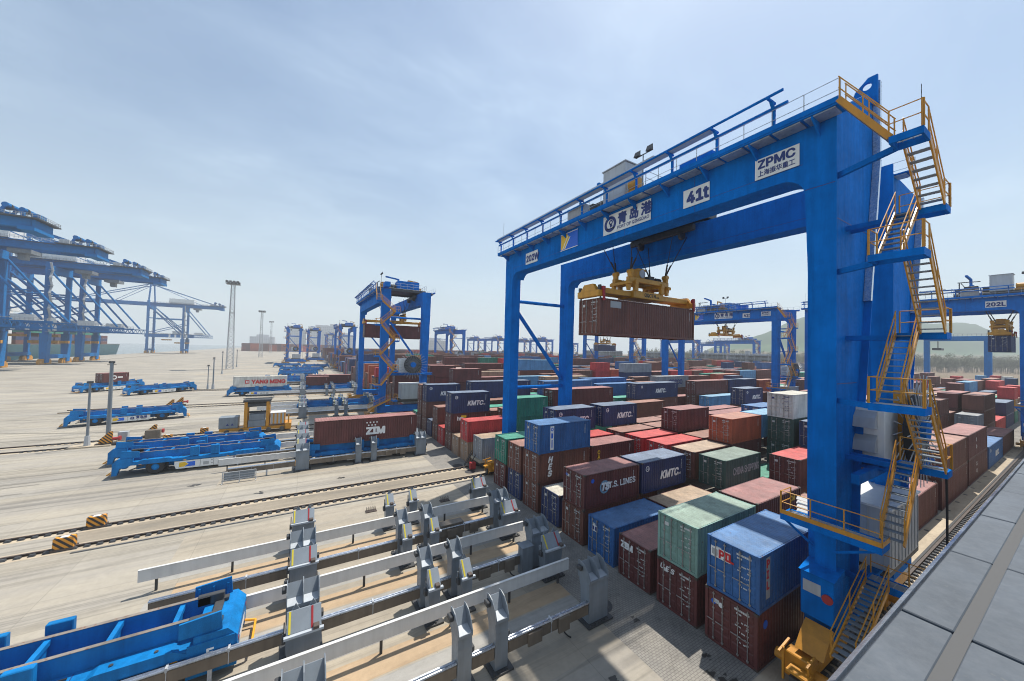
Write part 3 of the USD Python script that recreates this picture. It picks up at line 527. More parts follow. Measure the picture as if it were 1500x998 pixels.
def stair(k, p, q, axis, w0, w1, n=None):
    """a flight from p to q (points in the plane of the flight's run axis, z), spanning w0..w1 sideways; p is the upper end"""
    p, q = np.array(p, float), np.array(q, float); d = q - p; n = n or max(3, int(abs(d[1]) / 0.25)); tr, st, hr = MB(), MB(), MB()
    def P(a, w, z): return (a, w, z) if axis == 'x' else (w, a, z)
    for i in range(n):
        c = p + d * (i + .5) / n
        if axis == 'x': tr.box(c[0] - .13, w0 + .04, c[1] - .02, c[0] + .13, w1 - .04, c[1] + .02)
        else: tr.box(w0 + .04, c[0] - .13, c[1] - .02, w1 - .04, c[0] + .13, c[1] + .02)
    for w in (w0, w1):
        st.bar(P(p[0], w, p[1]), P(q[0], w, q[1]), 0.05, 0.22)
        for h in (0.5, 1.0): hr.tube(P(p[0], w, p[1] + h), P(q[0], w, q[1] + h), 0.022, 5)
        for t in (0.02, .5, .98): c = p + d * t; hr.tube(P(c[0], w, c[1]), P(c[0], w, c[1] + 1.0), 0.026, 5)
    part(k, 'stair_treads', tr, 'stand_grey', kind='stuff'); part(k, 'stair_stringers', st, 'safety_orange'); part(k, 'handrail', hr, 'safety_orange')
def platform(k, x0, y0, x1, y1, z, sides='', beam=0.28, mat='crane_blue', toe=False):
    b = MB()
    for y in (y0, y1 - .08): b.box(x0, y, z - beam, x1, y + .08, z)
    for x in (x0, x1 - .08): b.box(x, y0 + .08, z - beam, x + .08, y1 - .08, z)
    part(k, 'platform_frame', b, mat)
    gmb = MB()
    n = int((x1 - x0) / 0.12)
    for i in range(n): gmb.box(x0 + .08 + i * (x1 - x0 - .16) / n, y0 + .08, z - .04, x0 + .10 + i * (x1 - x0 - .16) / n, y1 - .08, z - .005)
    for j in range(int((y1 - y0) / .3)): gmb.box(x0 + .08, y0 + .1 + j * .3, z - .035, x1 - .08, y0 + .12 + j * .3, z - .012)
    part(k, 'grating', gmb, 'galvanised')
    h = MB(); e = .04
    for s in sides:
        a, c = {'w': ((x0 + e, y0, z), (x0 + e, y1, z)), 'e': ((x1 - e, y0, z), (x1 - e, y1, z)), 's': ((x0, y0 + e, z), (x1, y0 + e, z)), 'n': ((x0, y1 - e, z), (x1, y1 - e, z))}[s]
        railing(h, [a, c])
    if sides: part(k, 'handrail', h, 'safety_orange')
    if toe: part(k, 'toe_board', MB().box(x0 - .012, y0, z + .003, x0 - .002, y1, z + .2).box(x0 - .012, y0 - .012, z + .003, x1, y0 - .002, z + .2), 'safety_orange')
def build_crane(k, wide=True):
    DX = 8.4 if wide else 8.1
    from shapely.geometry import box, Polygon
    gird, left, right = FRAME.intersection(box(1.25, 19, 29.2, 27)), FRAME.intersection(box(29.2, 0, 31, 27)), FRAME.intersection(box(0, 0, 1.25, 27))
    for dx, lug in ((0, True), (DX, False)):
        part(k, 'girder', MB().prism(gird, 'x', dx, dx + 1.5), 'crane_blue')
        part(k, 'left_leg', MB().prism(left, 'x', dx, dx + 1.12), 'crane_blue')
        rl = MB().prism(right, 'x', dx - 0.03, dx + 0.06)
        top = [(6.3, 25.5), (6.3, 29.1), (5.3, 29.0), (0.5, 26.3), (0.06, 25.9)] if lug else [(6.9, 25.6), (0.06, 25.9)]
        e = 6.3 if lug else 6.9
        if not wide:                                            # slender tapering box leg
            part(k, 'right_leg', MB().hull([(dx + a, y, z) for a, z in ((0, 25.9), (1.7, 25.9), (1.7, 23), (.1, 2.0), (1.2, 2.0)) for y in (0, 1.25)]), 'crane_blue')
            part(k, 'trolley_rail', MB().box(dx + .55, 1.2, 25.92, dx + .75, 29.8, 26.1), 'machinery_dark'); continue
        rl.prism([(dx + x, z) for x, z in [(0.5, 2.0), (2.6, 2.0), (3.1, 9.0)] + top + [(0.06, 8.0)]], 'y', 0.3, 1.1)
        for a, b_ in (((2.6, 2.0), (3.1, 9.0)), ((3.1, 9.0), (e, 25.5))): rl.hull([(dx + a[0] + i * .07, y, a[1]) for i in (0, 1) for y in (0.0, 1.25)] + [(dx + b_[0] + i * .07, y, b_[1]) for i in (0, 1) for y in (0.0, 1.25)])
        part(k, 'right_leg', rl, 'crane_blue')
        u = lambda z: 3.1 + (e - 3.1) * (z - 9) / 16.5
        part(k, 'cable_duct', MB().hull([(dx + u(z) - a, y, z) for z in (17.5, 25.4) for a in (.03, .25) for y in (-.02, .28)]).box(dx + e - .28, -.02, 25.42, dx + e - .03, .28, 29.9 if lug else 25.5), 'bright_metal')
        part(k, 'weld_seams', MB().box(dx - .036, .05, 22.6, dx - .031, 1.2, 22.64).box(dx + .4, .29, 21.2, dx + e - 1.2, .298, 21.24).box(dx + .4, .29, 13.2, dx + 3.6, .298, 13.24).box(dx - .004, 1.3, 23.95, dx - .001, 29.2, 23.975), 'print_navy')
        tr = MB().box(dx + .55, 1.2, 25.92, dx + .75, 29.8, 26.1); part(k, 'trolley_rail', tr, 'machinery_dark')
    from shapely.geometry import Point
    if wide: part(k, 'lifting_lug', MB().prism(Polygon([(.02, 28.6), (.02, 30.15), (.4, 30.15), (.95, 29.6), (1.1, 29.1), (1.1, 28.6)]).difference(Point(.45, 29.68).buffer(.2)), 'x', 5.75, 5.9), 'crane_blue')
    b = MB().tube((1.1, 30.2, 20.3), (DX, 30.2, 20.3), .2, 10); part(k, 'cross_tube', b, 'crane_blue')
    part(k, 'diagonal_brace', MB().bar((1.1, 30.2, 19.3), (DX, 30.2, 10.7), .34, .34), 'crane_blue')
    if not wide: part(k, 'diagonal_brace', MB().bar((1.8, .6, 19.3), (DX, .6, 10.7), .34, .34), 'crane_blue'); part(k, 'cross_tube', MB().tube((1.9, .6, 20.3), (DX, .6, 20.3), .2, 10), 'crane_blue')
    part(k, 'cross_tube', MB().tube((1.1, 30.2, 9.9), (DX, 30.2, 9.9), .2, 10), 'crane_blue')
    part(k, 'sill_beam', MB().cbox(-0.3, 29.5, 1.4, 11.5, 30.7, 2.6, .05), 'crane_blue'); part(k, 'sill_beam', MB().cbox(-0.1, .2, 1.4, 13.0, 1.15, 2.7, .05), 'crane_blue')
    for y in (0.65, 30.1):                                      # travel gear
        for x in (0.6, 10.6):
            bg = MB().hull([(x - 2.0, y - .35, .55), (x + 2.0, y - .35, .55), (x - 2.0, y + .35, .55), (x + 2.0, y + .35, .55), (x - .7, y - .35, 1.38), (x + .7, y - .35, 1.38), (x - .7, y + .35, 1.38), (x + .7, y + .35, 1.38), (x - 2.0, y + .35, .9), (x + 2.0, y + .35, .9), (x - 2.0, y - .35, .9), (x + 2.0, y - .35, .9)])
            part(k, 'bogie', bg, 'safety_orange')
            for i in (-1.45, -.5, .5, 1.45): part(k, 'travel_wheel', MB().lathe([(0, .14), (.38, .14), (.38, -.14), (0, -.14)], (x + i, y - .05, .545), 'y', 16), 'machinery_dark')
            m = MB().cbox(x - 2.7, y - .5, .45, x - 2.05, y + .5, 1.5).tube((x - 2.3, y - .95, .9), (x - 2.3, y + .95, .9), .22, 10).bar((x - 2.9, y - .45, .35), (x - 2.9, y - .45, 1.7), .08).bar((x - 2.9, y + .45, .35), (x - 2.9, y + .45, 1.7), .08).bar((x - 3.2, y - .5, 1.6), (x - 2.2, y - .5, 1.75), .08).bar((x - 3.2, y + .5, 1.6), (x - 2.2, y + .5, 1.75), .08).box(x - 3.3, y - .55, 1.05, x - 2.75, y + .2, 1.15)
            part(k, 'drive_motor', m, 'safety_orange'); part(k, 'rail_brush', MB().box(x - 3.0, y - .2, .2, x - 2.7, y + .2, .7), 'machinery_dark')
    part(k, 'control_cabinet', MB().cbox(-.75, -.15, 2.72, .3, 1.05, 4.7, .03).hull([(-.85, -.2, 4.7), (.35, -.2, 4.7), (-.85, 1.1, 4.7), (.35, 1.1, 4.7), (.35, -.2, 4.95), (.35, 1.1, 4.95)]), 'crane_blue')
    part(k, 'status_panel', MB().box(-.77, .3, 3.8, -.75, .95, 4.3), 'house_grey'); part(k, 'stop_button', MB().lathe([(0, 0), (.2, 0), (.2, .06), (0, .06)], (-.83, .06, 3.85), 'x', 14), 'signal_red')
    part(k, 'motor_cover', MB().hull([(-1.85, -.15, 1.72), (-.76, -.15, 1.72), (-1.85, .85, 1.72), (-.76, .85, 1.72), (-.76, -.15, 2.6), (-.76, .85, 2.6), (-1.3, -.15, 2.25), (-1.3, .85, 2.25)]), 'safety_orange')
    # stair tower on the outer side of the right legs
    nx0, nx1, fx0, fx1, ya, yb = -1.4, -0.45, 2.1, 2.95, -2.9, -1.38
    for z in (23.2, 18.65, 12.7): platform(k, nx0, ya, nx1, yb if z < 20 else -1.98, z, 'ws' + ('' if z > 20 else 'n'))
    for z in (21.1, 15.65, 9.85, 4.2): platform(k, fx0, ya, fx1, yb if z > 5 else -.4, z, 'es')
    platform(k, -1.05, -1.7, -0.06, 1.75, 7.0, 'wn', toe=True)
    rl_, ll_ = (-2.86, -2.18), (-2.1, -1.42)
    stair(k, (nx1, 23.2), (fx0, 21.1), 'x', *rl_); stair(k, (fx0, 21.1), (nx1, 18.65), 'x', *ll_); stair(k, (nx1, 18.65), (fx0, 15.65), 'x', *rl_); stair(k, (fx0, 15.65), (nx1, 12.7), 'x', *ll_)
    stair(k, (nx1, 12.7), (fx0, 9.85), 'x', *rl_); stair(k, (fx0, 9.85), (-.06, 7.0), 'x', *ll_); stair(k, (fx0, 4.2), (-2.1, 2.35), 'x', -1.2, -.45, 15)
    stair(k, (-.42, 25.75), (-1.98, 23.25), 'y', -1.25, -.5)
    for z in (23.0, 18.45, 12.5): part(k, 'platform_bracket', MB().bar((nx1 - .15, yb if z < 20 else -1.98, z), (.5, .35, z), .16, .24), 'crane_blue')
    for z in (20.9, 15.45, 9.65, 4.0):
        for x in (fx0 + .1, fx1 - .1): part(k, 'platform_bracket', MB().bar((x, yb, z), (x, .35, z), .16, .22), 'crane_blue')
    for y in (1.6, -1.5): part(k, 'platform_bracket', MB().bar((-.9, y, 6.72), (.1, .9 if y > 0 else .2, 5.6), .1), 'crane_blue')
    # service walkway, cable tray and rails along the girders
    for dx, s in ((0, -1), (DX + 1.5, 1)):
        x0, x1 = (dx - .95, dx) if s < 0 else (dx, dx + .95); xo = x0 if s < 0 else x1
        w = MB().box(x0, -.4, 25.72, x1, 31.3, 25.80).box(xo - .04, -.4, 25.803, xo + .04, 31.3, 26.06)
        for i in range(12): y = .6 + i * 2.7; w.hull([(dx + s * .01, y, 25.0), (dx + s * .01, y + .07, 25.0), (dx + s * .01, y, 25.7), (dx + s * .01, y + .07, 25.7), (xo - s * .05, y, 25.6), (xo - s * .05, y + .07, 25.6), (xo - s * .05, y, 25.7), (xo - s * .05, y + .07, 25.7)])
        part(k, 'walkway', w, 'crane_blue')
        sl = MB()
        for i in range(24): sl.box(x0 + .08, -.2 + i * 1.3, 25.66, x1 - .08, .95 + i * 1.3, 25.715)
        part(k, 'walkway_grating', sl, 'galvanised')
        part(k, 'handrail', railing(MB(), [(xo, -.4, 25.8), (xo, 31.3, 25.8)], r=0.016), 'house_grey')
    for i in range(11):
        y = 2.2 + i * 2.85; tb = MB().bar((-.85, y, 25.8), (-.85, y, 26.9), .12, .12).bar((-.85, y, 26.85), (-1.15, y, 27.25), .14, .1).box(-1.5, y - .05, 27.2, -.75, y + .05, 27.3)
        part(k, 'tray_bracket', tb, 'crane_blue')
    part(k, 'tray_rails', MB().tube((-.85, 1.6, 26.98), (-.85, 31.2, 26.98), .09, 8).tube((-1.35, 1.6, 27.4), (-1.35, 31.2, 27.4), .07, 8), 'crane_blue')
    part(k, 'cable_chain', MB().box(-1.3, 9.0, 27.31, -.85, 30.9, 27.62).box(-1.3, 5.2, 27.31, -.85, 9.0, 27.42), 'house_grey')
    an = MB().tube((-.6, 30.6, 25.8), (-.6, 30.6, 29.6), .012, 5); part(k, 'antenna', an, 'machinery_dark'); part(k, 'antenna', MB().tube((-.6, -2.7, 23.2), (-.6, -2.7, 25.2), .012, 5), 'machinery_dark')
    for i in range(1, 5): part(k, 'plate_joint', MB().box(-.006, 1.3 + 5.6 * i, 23.45, -.001, 1.325 + 5.6 * i, 25.85), 'print_navy')
    part(k, 'leg_conduit', MB().tube((.35, .27, 7.2), (.1, .27, 25.2), .035, 6).tube((.5, .27, 7.2), (.25, .27, 25.2), .025, 6), 'house_grey')
    # electrical house, air conditioned cabinet, cable reel
    eh = MB().cbox(4.1, -.8, 4.0, 9.1, 1.75, 7.0, .03)
    part(k, 'electrical_house', eh, 'house_grey')
    rb = MB().box(4.02, -.88, 7.0, 9.18, 1.83, 7.1)
    part(k, 'house_roof', rb, 'panel_white')
    ribs = MB()
    for i in range(9): ribs.box(4.25 + i * .58, -.83, 4.1, 4.31 + i * .58, -.802, 6.9)
    for i in range(4): ribs.box(4.065, -.6 + i * .6, 4.1, 4.097, -.55 + i * .6, 6.9)
    part(k, 'house_ribs', ribs, 'house_grey')
    part(k, 'house_frame', MB().box(3.6, -.75, 3.7, 9.4, -.55, 3.98).box(3.6, 1.3, 3.7, 9.4, 1.5, 3.98).box(3.0, .4, 3.3, 9.6, .9, 3.68), 'machinery_dark')
    lv = MB()
    for i in range(14): lv.hull([(4.0, 2.2, 3.1 + i * .24), (4.0, 3.0, 3.1 + i * .24), (4.2, 2.2, 3.22 + i * .24), (4.2, 3.0, 3.22 + i * .24), (4.2, 2.2, 3.25 + i * .24), (4.2, 3.0, 3.25 + i * .24)])
    if wide: part(k, 'radiator_louvres', lv, 'panel_white')
    part(k, 'cooled_cabinet', MB().cbox(3.5, -.75, 9.3, 5.6, .75, 12.1, .03), 'panel_white')
    for z in (9.85, 11.0): part(k, 'air_hood', MB().hull([(3.49, y, z + h) for y in (-.5, .4) for h in (0, .85)] + [(3.05, y, z + .05) for y in (-.5, .4)] + [(3.15, y, z + .55) for y in (-.5, .4)]), 'house_grey')
    part(k, 'deck_beam', MB().cbox(.8, -.55, 8.75, 10.4, -.25, 9.2, .02).cbox(3.4, -1.5, 9.0, 8.6, .9, 9.15, .02), 'crane_blue')
    sl = MB()
    for i in range(16): sl.box(5.8, -1.0, 9.3 + i * .22, 7.7, -.6, 9.46 + i * .22)
    for x in (5.75, 7.65): sl.box(x, -1.04, 9.2, x + .1, -.55, 12.85)
    part(k, 'reel_housing', sl, 'safety_orange')
    rc_, yy = (6.1, -1.32, 10.9), (-1.5, -1.14)
    rs = MB()
    for i in range(28):
        t = i * 2 * math.pi / 28; ca, sa = math.cos(t), math.sin(t)
        for y in yy: rs.bar((rc_[0] + .5 * ca, y, rc_[2] + .5 * sa), (rc_[0] + 2.8 * ca, y + (y - rc_[1]) * .25, rc_[2] + 2.8 * sa), .035, .03)
    part(k, 'reel_spokes', rs, 'galvanised')
    part(k, 'reel_cable', MB().lathe([(.7, -.14), (1.75, -.14), (1.75, .14), (.7, .14), (.7, -.14)], rc_, 'y', 32), 'rubber')
    part(k, 'reel_hub', MB().lathe([(0, -.4), (.55, -.4), (.55, .4), (0, .4)], rc_, 'y', 20).tube((6.1, -1.2, 10.9), (6.1, -.2, 10.9), .3, 10), 'crane_blue')
    part(k, 'cable_guide', MB().path([(9.8, -1.6, 9.2), (10.5, -1.6, 8.6), (10.7, -1.6, 6), (10.7, -1.6, 1.0)], .05, 6), 'rubber')
def add_signs(k):
    # lettered signs on the front girder
    def sign(y0, y1, z0, z1): part(k, 'sign_board', MB().box(-.055, y1, z0, -.036, y0, z1), 'panel_white')
    sign(3.42, 1.42, 23.98, 25.08)
    part(k, 'lettering', face_x(letters('ZPMC', .42, bold=3, squeeze=1.02), -.057, 3.27, 24.55), 'print_navy'); part(k, 'lettering', face_x(letters('上海振华重工', .24, font='cjk', bold=1, squeeze=.86), -.057, 3.27, 24.14), 'print_navy')
    sign(7.63, 5.92, 23.84, 24.98); part(k, 'lettering', face_x(letters('41t', .66, bold=4, squeeze=.95), -.057, 7.4, 24.08), 'print_navy')
    sign(14.7, 10.12, 23.93, 25.45)
    part(k, 'lettering', face_x(letters('青 岛 港', .66, font='cjk', bold=3, squeeze=1.0), -.057, 13.15, 24.55), 'print_navy'); part(k, 'lettering', face_x(letters('PORT OF QINGDAO', .235, bold=1, squeeze=.98), -.057, 13.2, 24.1), 'print_navy')
    em = MB().lathe([(.38, 0), (.62, 0), (.62, .015), (.38, .015)], (-.072, 13.95, 24.7), 'x', 28).lathe([(.1, 0), (.2, 0), (.2, .015), (.1, .015)], (-.072, 13.88, 24.83), 'x', 16).box(-.072, 13.5, 24.30, -.057, 14.4, 24.38)
    em.hull([(x, y, z) for x in (-.072, -.057) for y, z in ((14.0, 24.75), (13.75, 24.62), (13.72, 24.5), (13.95, 24.42))])
    part(k, 'emblem', em, 'print_navy')
    part(k, 'flag_blue', MB().box(-.045, 17.85, 23.95, -.036, 20.3, 25.45), 'print_blue')
    part(k, 'flag_orange', MB().prism([(20.22, 24.03), (20.22, 25.37), (19.35, 25.37), (18.95, 24.9), (19.75, 24.03)], 'x', -.055, -.046), 'print_yellow')
    part(k, 'flag_stripes', MB().prism([(19.25, 25.2), (19.15, 25.2), (19.9, 24.03), (20.02, 24.03)], 'x', -.066, -.056).prism([(18.95, 25.05), (18.85, 25.05), (19.6, 24.03), (19.7, 24.03)], 'x', -.066, -.056).box(-.05, 17.85, 23.92, -.046, 20.3, 23.98).box(-.05, 17.85, 25.42, -.046, 20.3, 25.48), 'print_white')
CRANE = kit('yard_crane_kit'); build_crane(CRANE); add_signs(CRANE)
SLIM = kit('slim_crane_kit'); build_crane(SLIM, False)
def crane(u, k, label, code=None):
    p = copy(CRANE if code == '202W' else SLIM, 'yard_gantry_crane', label, 'gantry crane', (u, 6.3 + PITCH * k, 0), 0, 'blue gantry cranes over the container blocks', inst=code is None)
    if code:
        part(p, 'number_board', MB().box(-.055, 24.13, 23.82, -.036, 26.4, 25.05) if code != '202L' else MB().box(-.055, 2.5, 23.9, -.036, 4.7, 25.0), 'panel_white')
        part(p, 'number_lettering', face_x(letters(code, .62, bold=4, squeeze=.95), -.057, 26.28 if code != '202L' else 4.6, 24.1), 'print_navy')
    return p
crane(20.95, 0, 'huge near blue gantry crane with stairs on its right leg', '202W')
crane(104.0, 0, 'blue gantry crane lettered 202L carrying a navy container at the right edge', '202L')
add_signs(crane(95.6, 1, 'blue gantry crane with empty yellow spreader in the middle distance', '')); crane(13.1, 2, 'blue gantry crane over the AGV lanes holding a maroon container, left of centre')
crane(123.0, 3, 'distant blue gantry crane seen under the hanging maroon container')
# trolley and spreader
TROLLEY = kit('trolley_kit')
def build_trolley(k, house=True):
    part(k, 'frame', MB().cbox(.2, -4.2, 26.12, 9.8, -3.6, 26.75).cbox(.2, 3.6, 26.12, 9.8, 4.2, 26.75).cbox(.3, -3.6, 26.2, .9, 3.6, 26.7).cbox(8.8, -3.6, 26.2, 9.5, 3.6, 26.7).box(1.0, -3.5, 26.45, 9.3, 3.5, 26.55), 'machinery_dark')
    if house: part(k, 'machine_house', MB().cbox(.5, -2.2, 26.76, 2.6, .2, 29.6, .04).box(.42, -2.28, 29.61, 2.68, .28, 29.68), 'house_grey')
    else:
        part(k, 'machine_house', MB().cbox(4.0, -3.2, 26.6, 8.6, -.4, 28.6, .05), 'crane_blue')
        part(k, 'service_crane', MB().bar((9.6, 2.0, 26.6), (9.6, 2.0, 29.6), .3).bar((9.6, 2.0, 29.5), (7.4, 2.0, 29.7), .3).bar((7.4, 2.0, 29.7), (7.4, 2.0, 28.9), .2).cbox(8.6, .8, 26.6, 10.2, 1.8, 28.0, .03), 'safety_orange')
    part(k, 'winch_drum', MB().lathe([(0, -1.6), (.6, -1.6), (.6, 1.6), (0, 1.6)], (6.4, 0, 27.4), 'y', 16), 'safety_orange'); part(k, 'hoist_motor', MB().tube((.9, -3.3, 27.5), (.9, -2.5, 27.5), .45, 12).cbox(.4, -3.4, 26.76, 1.6, -2.35, 27.0), 'safety_orange')
    part(k, 'hoist_frame', MB().bar((5.4, 2.8, 26.6), (5.4, 2.8, 30.0), .35).bar((5.4, 2.8, 29.9), (2.6, 3.0, 30.3), .3).bar((8.2, 2.8, 26.6), (8.2, 2.8, 29.0), .3).bar((5.4, 2.8, 28.9), (8.2, 2.8, 28.9), .25), 'crane_blue')
    part(k, 'control_box', MB().cbox(-.72, 1.2, 25.82, -.1, 3.3, 27.15, .03), 'house_grey')
    part(k, 'cabinet', MB().cbox(.3, -9.2, 26.12, 1.3, -7.0, 27.1, .03), 'crane_blue')
    lm = MB().tube((.5, -3.9, 26.6), (.5, -3.9, 29.3), .04, 6).bar((.5, -4.5, 29.3), (.5, -3.3, 29.3), .06)
    part(k, 'lamp_mast', lm, 'machinery_dark')
    for y in (-4.45, -3.35): part(k, 'floodlight', MB().hull([(.35, y - .25, 29.35), (.35, y + .25, 29.35), (.55, y - .25, 29.8), (.55, y + .25, 29.8), (.65, y - .2, 29.35), (.65, y + .2, 29.35)]), 'machinery_dark')
    part(k, 'winch_clutter', MB().cbox(2.9, -1.8, 26.6, 4.6, 1.2, 27.9).tube((1.2, 2.0, 27.4), (1.2, 4.0, 27.4), .4, 10).cbox(2.0, 1.6, 26.6, 3.4, 3.2, 28.2).bar((1.0, 3.6, 26.7), (1.0, 3.6, 28.9), .14).bar((1.0, 1.2, 28.8), (1.0, 3.8, 28.9), .14).bar((1.0, 2.4, 26.8), (1.0, 3.4, 28.8), .1), 'machinery_dark')
    part(k, 'handrail', railing(MB(), [(.2, -4.4, 26.75), (9.8, -4.4, 26.75), (9.8, 4.4, 26.75), (.2, 4.4, 26.75)], r=.025), 'house_grey')
    for x in (2.6, 7.8): part(k, 'rope_beam', MB().cbox(x - .2, -3.4, 25.2, x + .2, 3.4, 25.7), 'machinery_dark')
    for x in (2.6, 7.8):
        for y in (-2.2, 2.2): part(k, 'rope_sheave', MB().lathe([(0, -.12), (.4, -.12), (.4, .12), (0, .12)], (x, y, 25.0), 'y', 14), 'machinery_dark')
build_trolley(TROLLEY); LOW_TROLLEY = kit('low_trolley_kit'); build_trolley(LOW_TROLLEY, False)
def build_spreader(k, L, up=6.4, label='QQCTN'):
    """local origin: centre of the lifted container's roof; L its length; up: height of the rope ends"""
    h = L / 2
    part(k, 'main_beam', MB().cbox(-1.95, -.9, .42, 1.95, .9, 1.05, .04), 'spreader_yellow')
    part(k, 'extension_beam', MB().cbox(-h + .2, -.68, .5, -1.95, -.25, .95, .03).cbox(-h + .2, .25, .5, -1.95, .68, .95, .03), 'spreader_yellow'); part(k, 'extension_beam', MB().cbox(1.95, -.68, .5, h - .2, -.25, .95, .03).cbox(1.95, .25, .5, h - .2, .68, .95, .03), 'spreader_yellow')
    for s in (-1, 1):
        part(k, 'end_beam', MB().cbox(s * h - .24, -1.22, .12, s * h + .24, 1.22, .62, .04).hull([(s * h - .2, y, z) for y in (-.9, .9) for z in (.6,)] + [(s * h + .2, y, .6) for y in (-.9, .9)] + [(s * h + x, y, 1.15) for x in (-.15, .15) for y in (-.5, .5)]), 'spreader_yellow')
        for t in (-1, 1): part(k, 'twistlock', MB().tube((s * (h - .1), t * 1.12, -.02), (s * (h - .1), t * 1.12, .14), .07, 8).box(s * h - .1, t * 1.12 - .1, .6, s * h + .1, t * 1.12 + .1, 1.0), 'machinery_dark')
        part(k, 'flipper', MB().bar((s * (h - .25), -1.3, .75), (s * (h - .25), -1.36, -.22), .2, .1).cbox(s * (h - .25) - .15, -1.38, .6, s * (h - .25) + .15, -1.1, .9, .02), 'signal_red')
    hb = MB()
    for x in (-1.7, 1.7): hb.cbox(x - .22, -1.05, 1.55, x + .22, 1.05, 1.95, .03).cbox(x - .2, -1.02, 1.0, x + .2, -.7, 1.6, .02).cbox(x - .2, .7, 1.0, x + .2, 1.02, 1.6, .02)
    hb.cbox(-2.6, -.95, 1.75, 2.6, -.6, 2.15, .03).cbox(-2.6, .6, 1.75, 2.6, .95, 2.15, .03).cbox(-2.75, -1.1, 1.5, -2.35, 1.1, 1.75, .03).cbox(2.35, -1.1, 1.5, 2.75, 1.1, 1.75, .03)
    for x in (-2.5, 2.5):
        for y in (-.8, .8): hb.hull([(x + a, y + b, 1.0 + (0 if a else .1)) for a in (-.12, .12) for b in (-.12, .12)] + [(x + a, y + b, 1.8) for a in (-.22, .22) for b in (-.16, .16)])
    part(k, 'head_block', hb, 'spreader_yellow')
    part(k, 'cable_basket', MB().cbox(-1.0, -.55, 2.15, -.1, .55, 3.1, .03).box(-1.05, -.6, 2.9, -.05, .6, 3.0), 'spreader_yellow'); part(k, 'basket_drum', MB().lathe([(0, -.5), (.36, -.5), (.36, .5), (0, .5)], (-.55, 0, 2.6), 'y', 14).shift((0, -.12, .05)), 'house_grey')
    part(k, 'hydraulic_unit', MB().cbox(.5, -.5, 2.15, 1.2, .5, 2.6, .03).tube((1.4, -.4, 2.35), (2.1, -.4, 2.35), .18, 10).cbox(1.5, 0, 2.15, 2.1, .5, 2.5, .02), 'machinery_dark')
    for x in (-2.3, 2.3):
        for y in (-.8, .8): part(k, 'sheave_block', MB().cbox(x - .16, y - .2, 2.12, x + .16, y + .2, 2.75, .03).tube((x, y - .24, 2.6), (x, y + .24, 2.6), .2, 10), 'spreader_yellow')
    rp = MB()
    for x in (-2.3, 2.3):
        for y in (-.8, .8):
            for dx in (-1.0, 1.0): rp.tube((x, y, 2.7), (x * 1.1 + dx, y * 2.6, up), .034, 4); rp.tube((x, y, 2.7), (x + dx * .25, y * 1.45, 2.7 + (up - 2.7) * .28), .075, 5)
    part(k, 'hoist_ropes', rp, 'rope_black')
    if label: part(k, 'lettering', join(face_y(letters(label, .3, bold=2), -.6, -.902, .6), face_y(letters('228', .14, bold=1), .95, -.902, .58)), 'print_black')
SP = {}
def hang(u, v, z, L, color, name, H=T_, up=None, label=None, lab2=None):
    """a spreader over the crane's middle with its container"""
    up = 25.0 - z
    key = (L, round(up, 1))
    if key not in SP: SP[key] = kit('spreader_kit' if not SP else f'spreader_kit_{len(SP) + 1}'); build_spreader(SP[key], L, up)
    copy(SP[key], 'spreader', label, 'spreader', (u, v, z), 0, 'container spreaders hanging from the cranes')
    if color:
        return copy(container_kit(L, H, color), 'shipping_container', lab2, 'container', (u - L / 2, v - CW / 2, z - H), 0, 'containers lifted by the cranes', inst=name != 'near')
def trolley(u, k, v, label): copy(TROLLEY if 'house' in label else LOW_TROLLEY, 'crane_trolley', label, 'crane trolley', (u, v, 0), 0, 'trolleys on top of the gantry cranes')
trolley(20.95, 0, 21.5, 'trolley with grey machine house on the nearest gantry crane')
p = hang(25.85, 21.25, 18.7, L40, 'brown', 'near', label='yellow spreader lettered QQCTN gripping the big hanging container', lab2='long dark maroon container hanging in the air under the nearest crane')
part(p, 'sticker', MB().box(1.1, .002, 2.2, 2.3, .012, 2.72), 'print_grey')
trolley(104.0, 0, 10.4, 'trolley with grey house on the crane at the right edge'); hang(109.0, 9.75, 19.0, L20, 'navy', 'far', label='dark yellow spreader above the hanging navy container at right', lab2='navy container end hanging under the crane at the right edge')
trolley(95.6, 1, 55.5, 'trolley on the middle-distance crane left of the big leg'); hang(100.6, 53.8, 19.2, L40, None, 'far', label='empty yellow spreader hanging in front of the hill')
trolley(13.1, 2, 80.5, 'dark trolley on top of the crane left of centre'); hang(17.3, 81.5, 19.15, L40, 'maroon', 'far', label='yellow spreader inside the crane left of centre', lab2='maroon container hanging inside the crane left of centre')
trolley(123, 3, 128, 'trolley of the distant crane under the hanging container'); hang(128, 126, 17.6, L40, 'navy', 'far', label='small yellow spreader below the hanging maroon container', lab2='small navy container hanging far below the big hanging one')
def ray_ratio(px, py=500):
    d = W2C.T @ np.array([(px - 750) / 517.2, (499 - py) / 517.2, 1.0]); return d[0] / d[1]
FAR = [(419, 9, 'leftmost small blue crane on the skyline'), (450, 10, 'second small blue crane from the left on the skyline'), (478, 14, 'faint blue crane, third from left on the skyline'), (496, 7, 'small blue crane just left of the orange-stair crane'), (660, 6, 'small blue crane standing alone right of the orange-stair crane'),
       (700, 11, 'faint crane just right of the lone small crane'), (729, 10, 'faint crane left of the big crane front leg'), (768, 11, 'faint crane framed by the left legs of the big crane'), (800, 9, 'faint crane just left of the rear left leg of the big crane'), (840, 12, 'faint crane beside the hanging maroon container'),
       (888, 13, 'pale crane below the hanging maroon container'), (1016, 5, 'pale blue crane in front of the hill, leftmost'), (1062, 6, 'pale blue crane in front of the hill, middle'), (1105, 4, 'pale blue crane in front of the hill beside the right crane leg')]
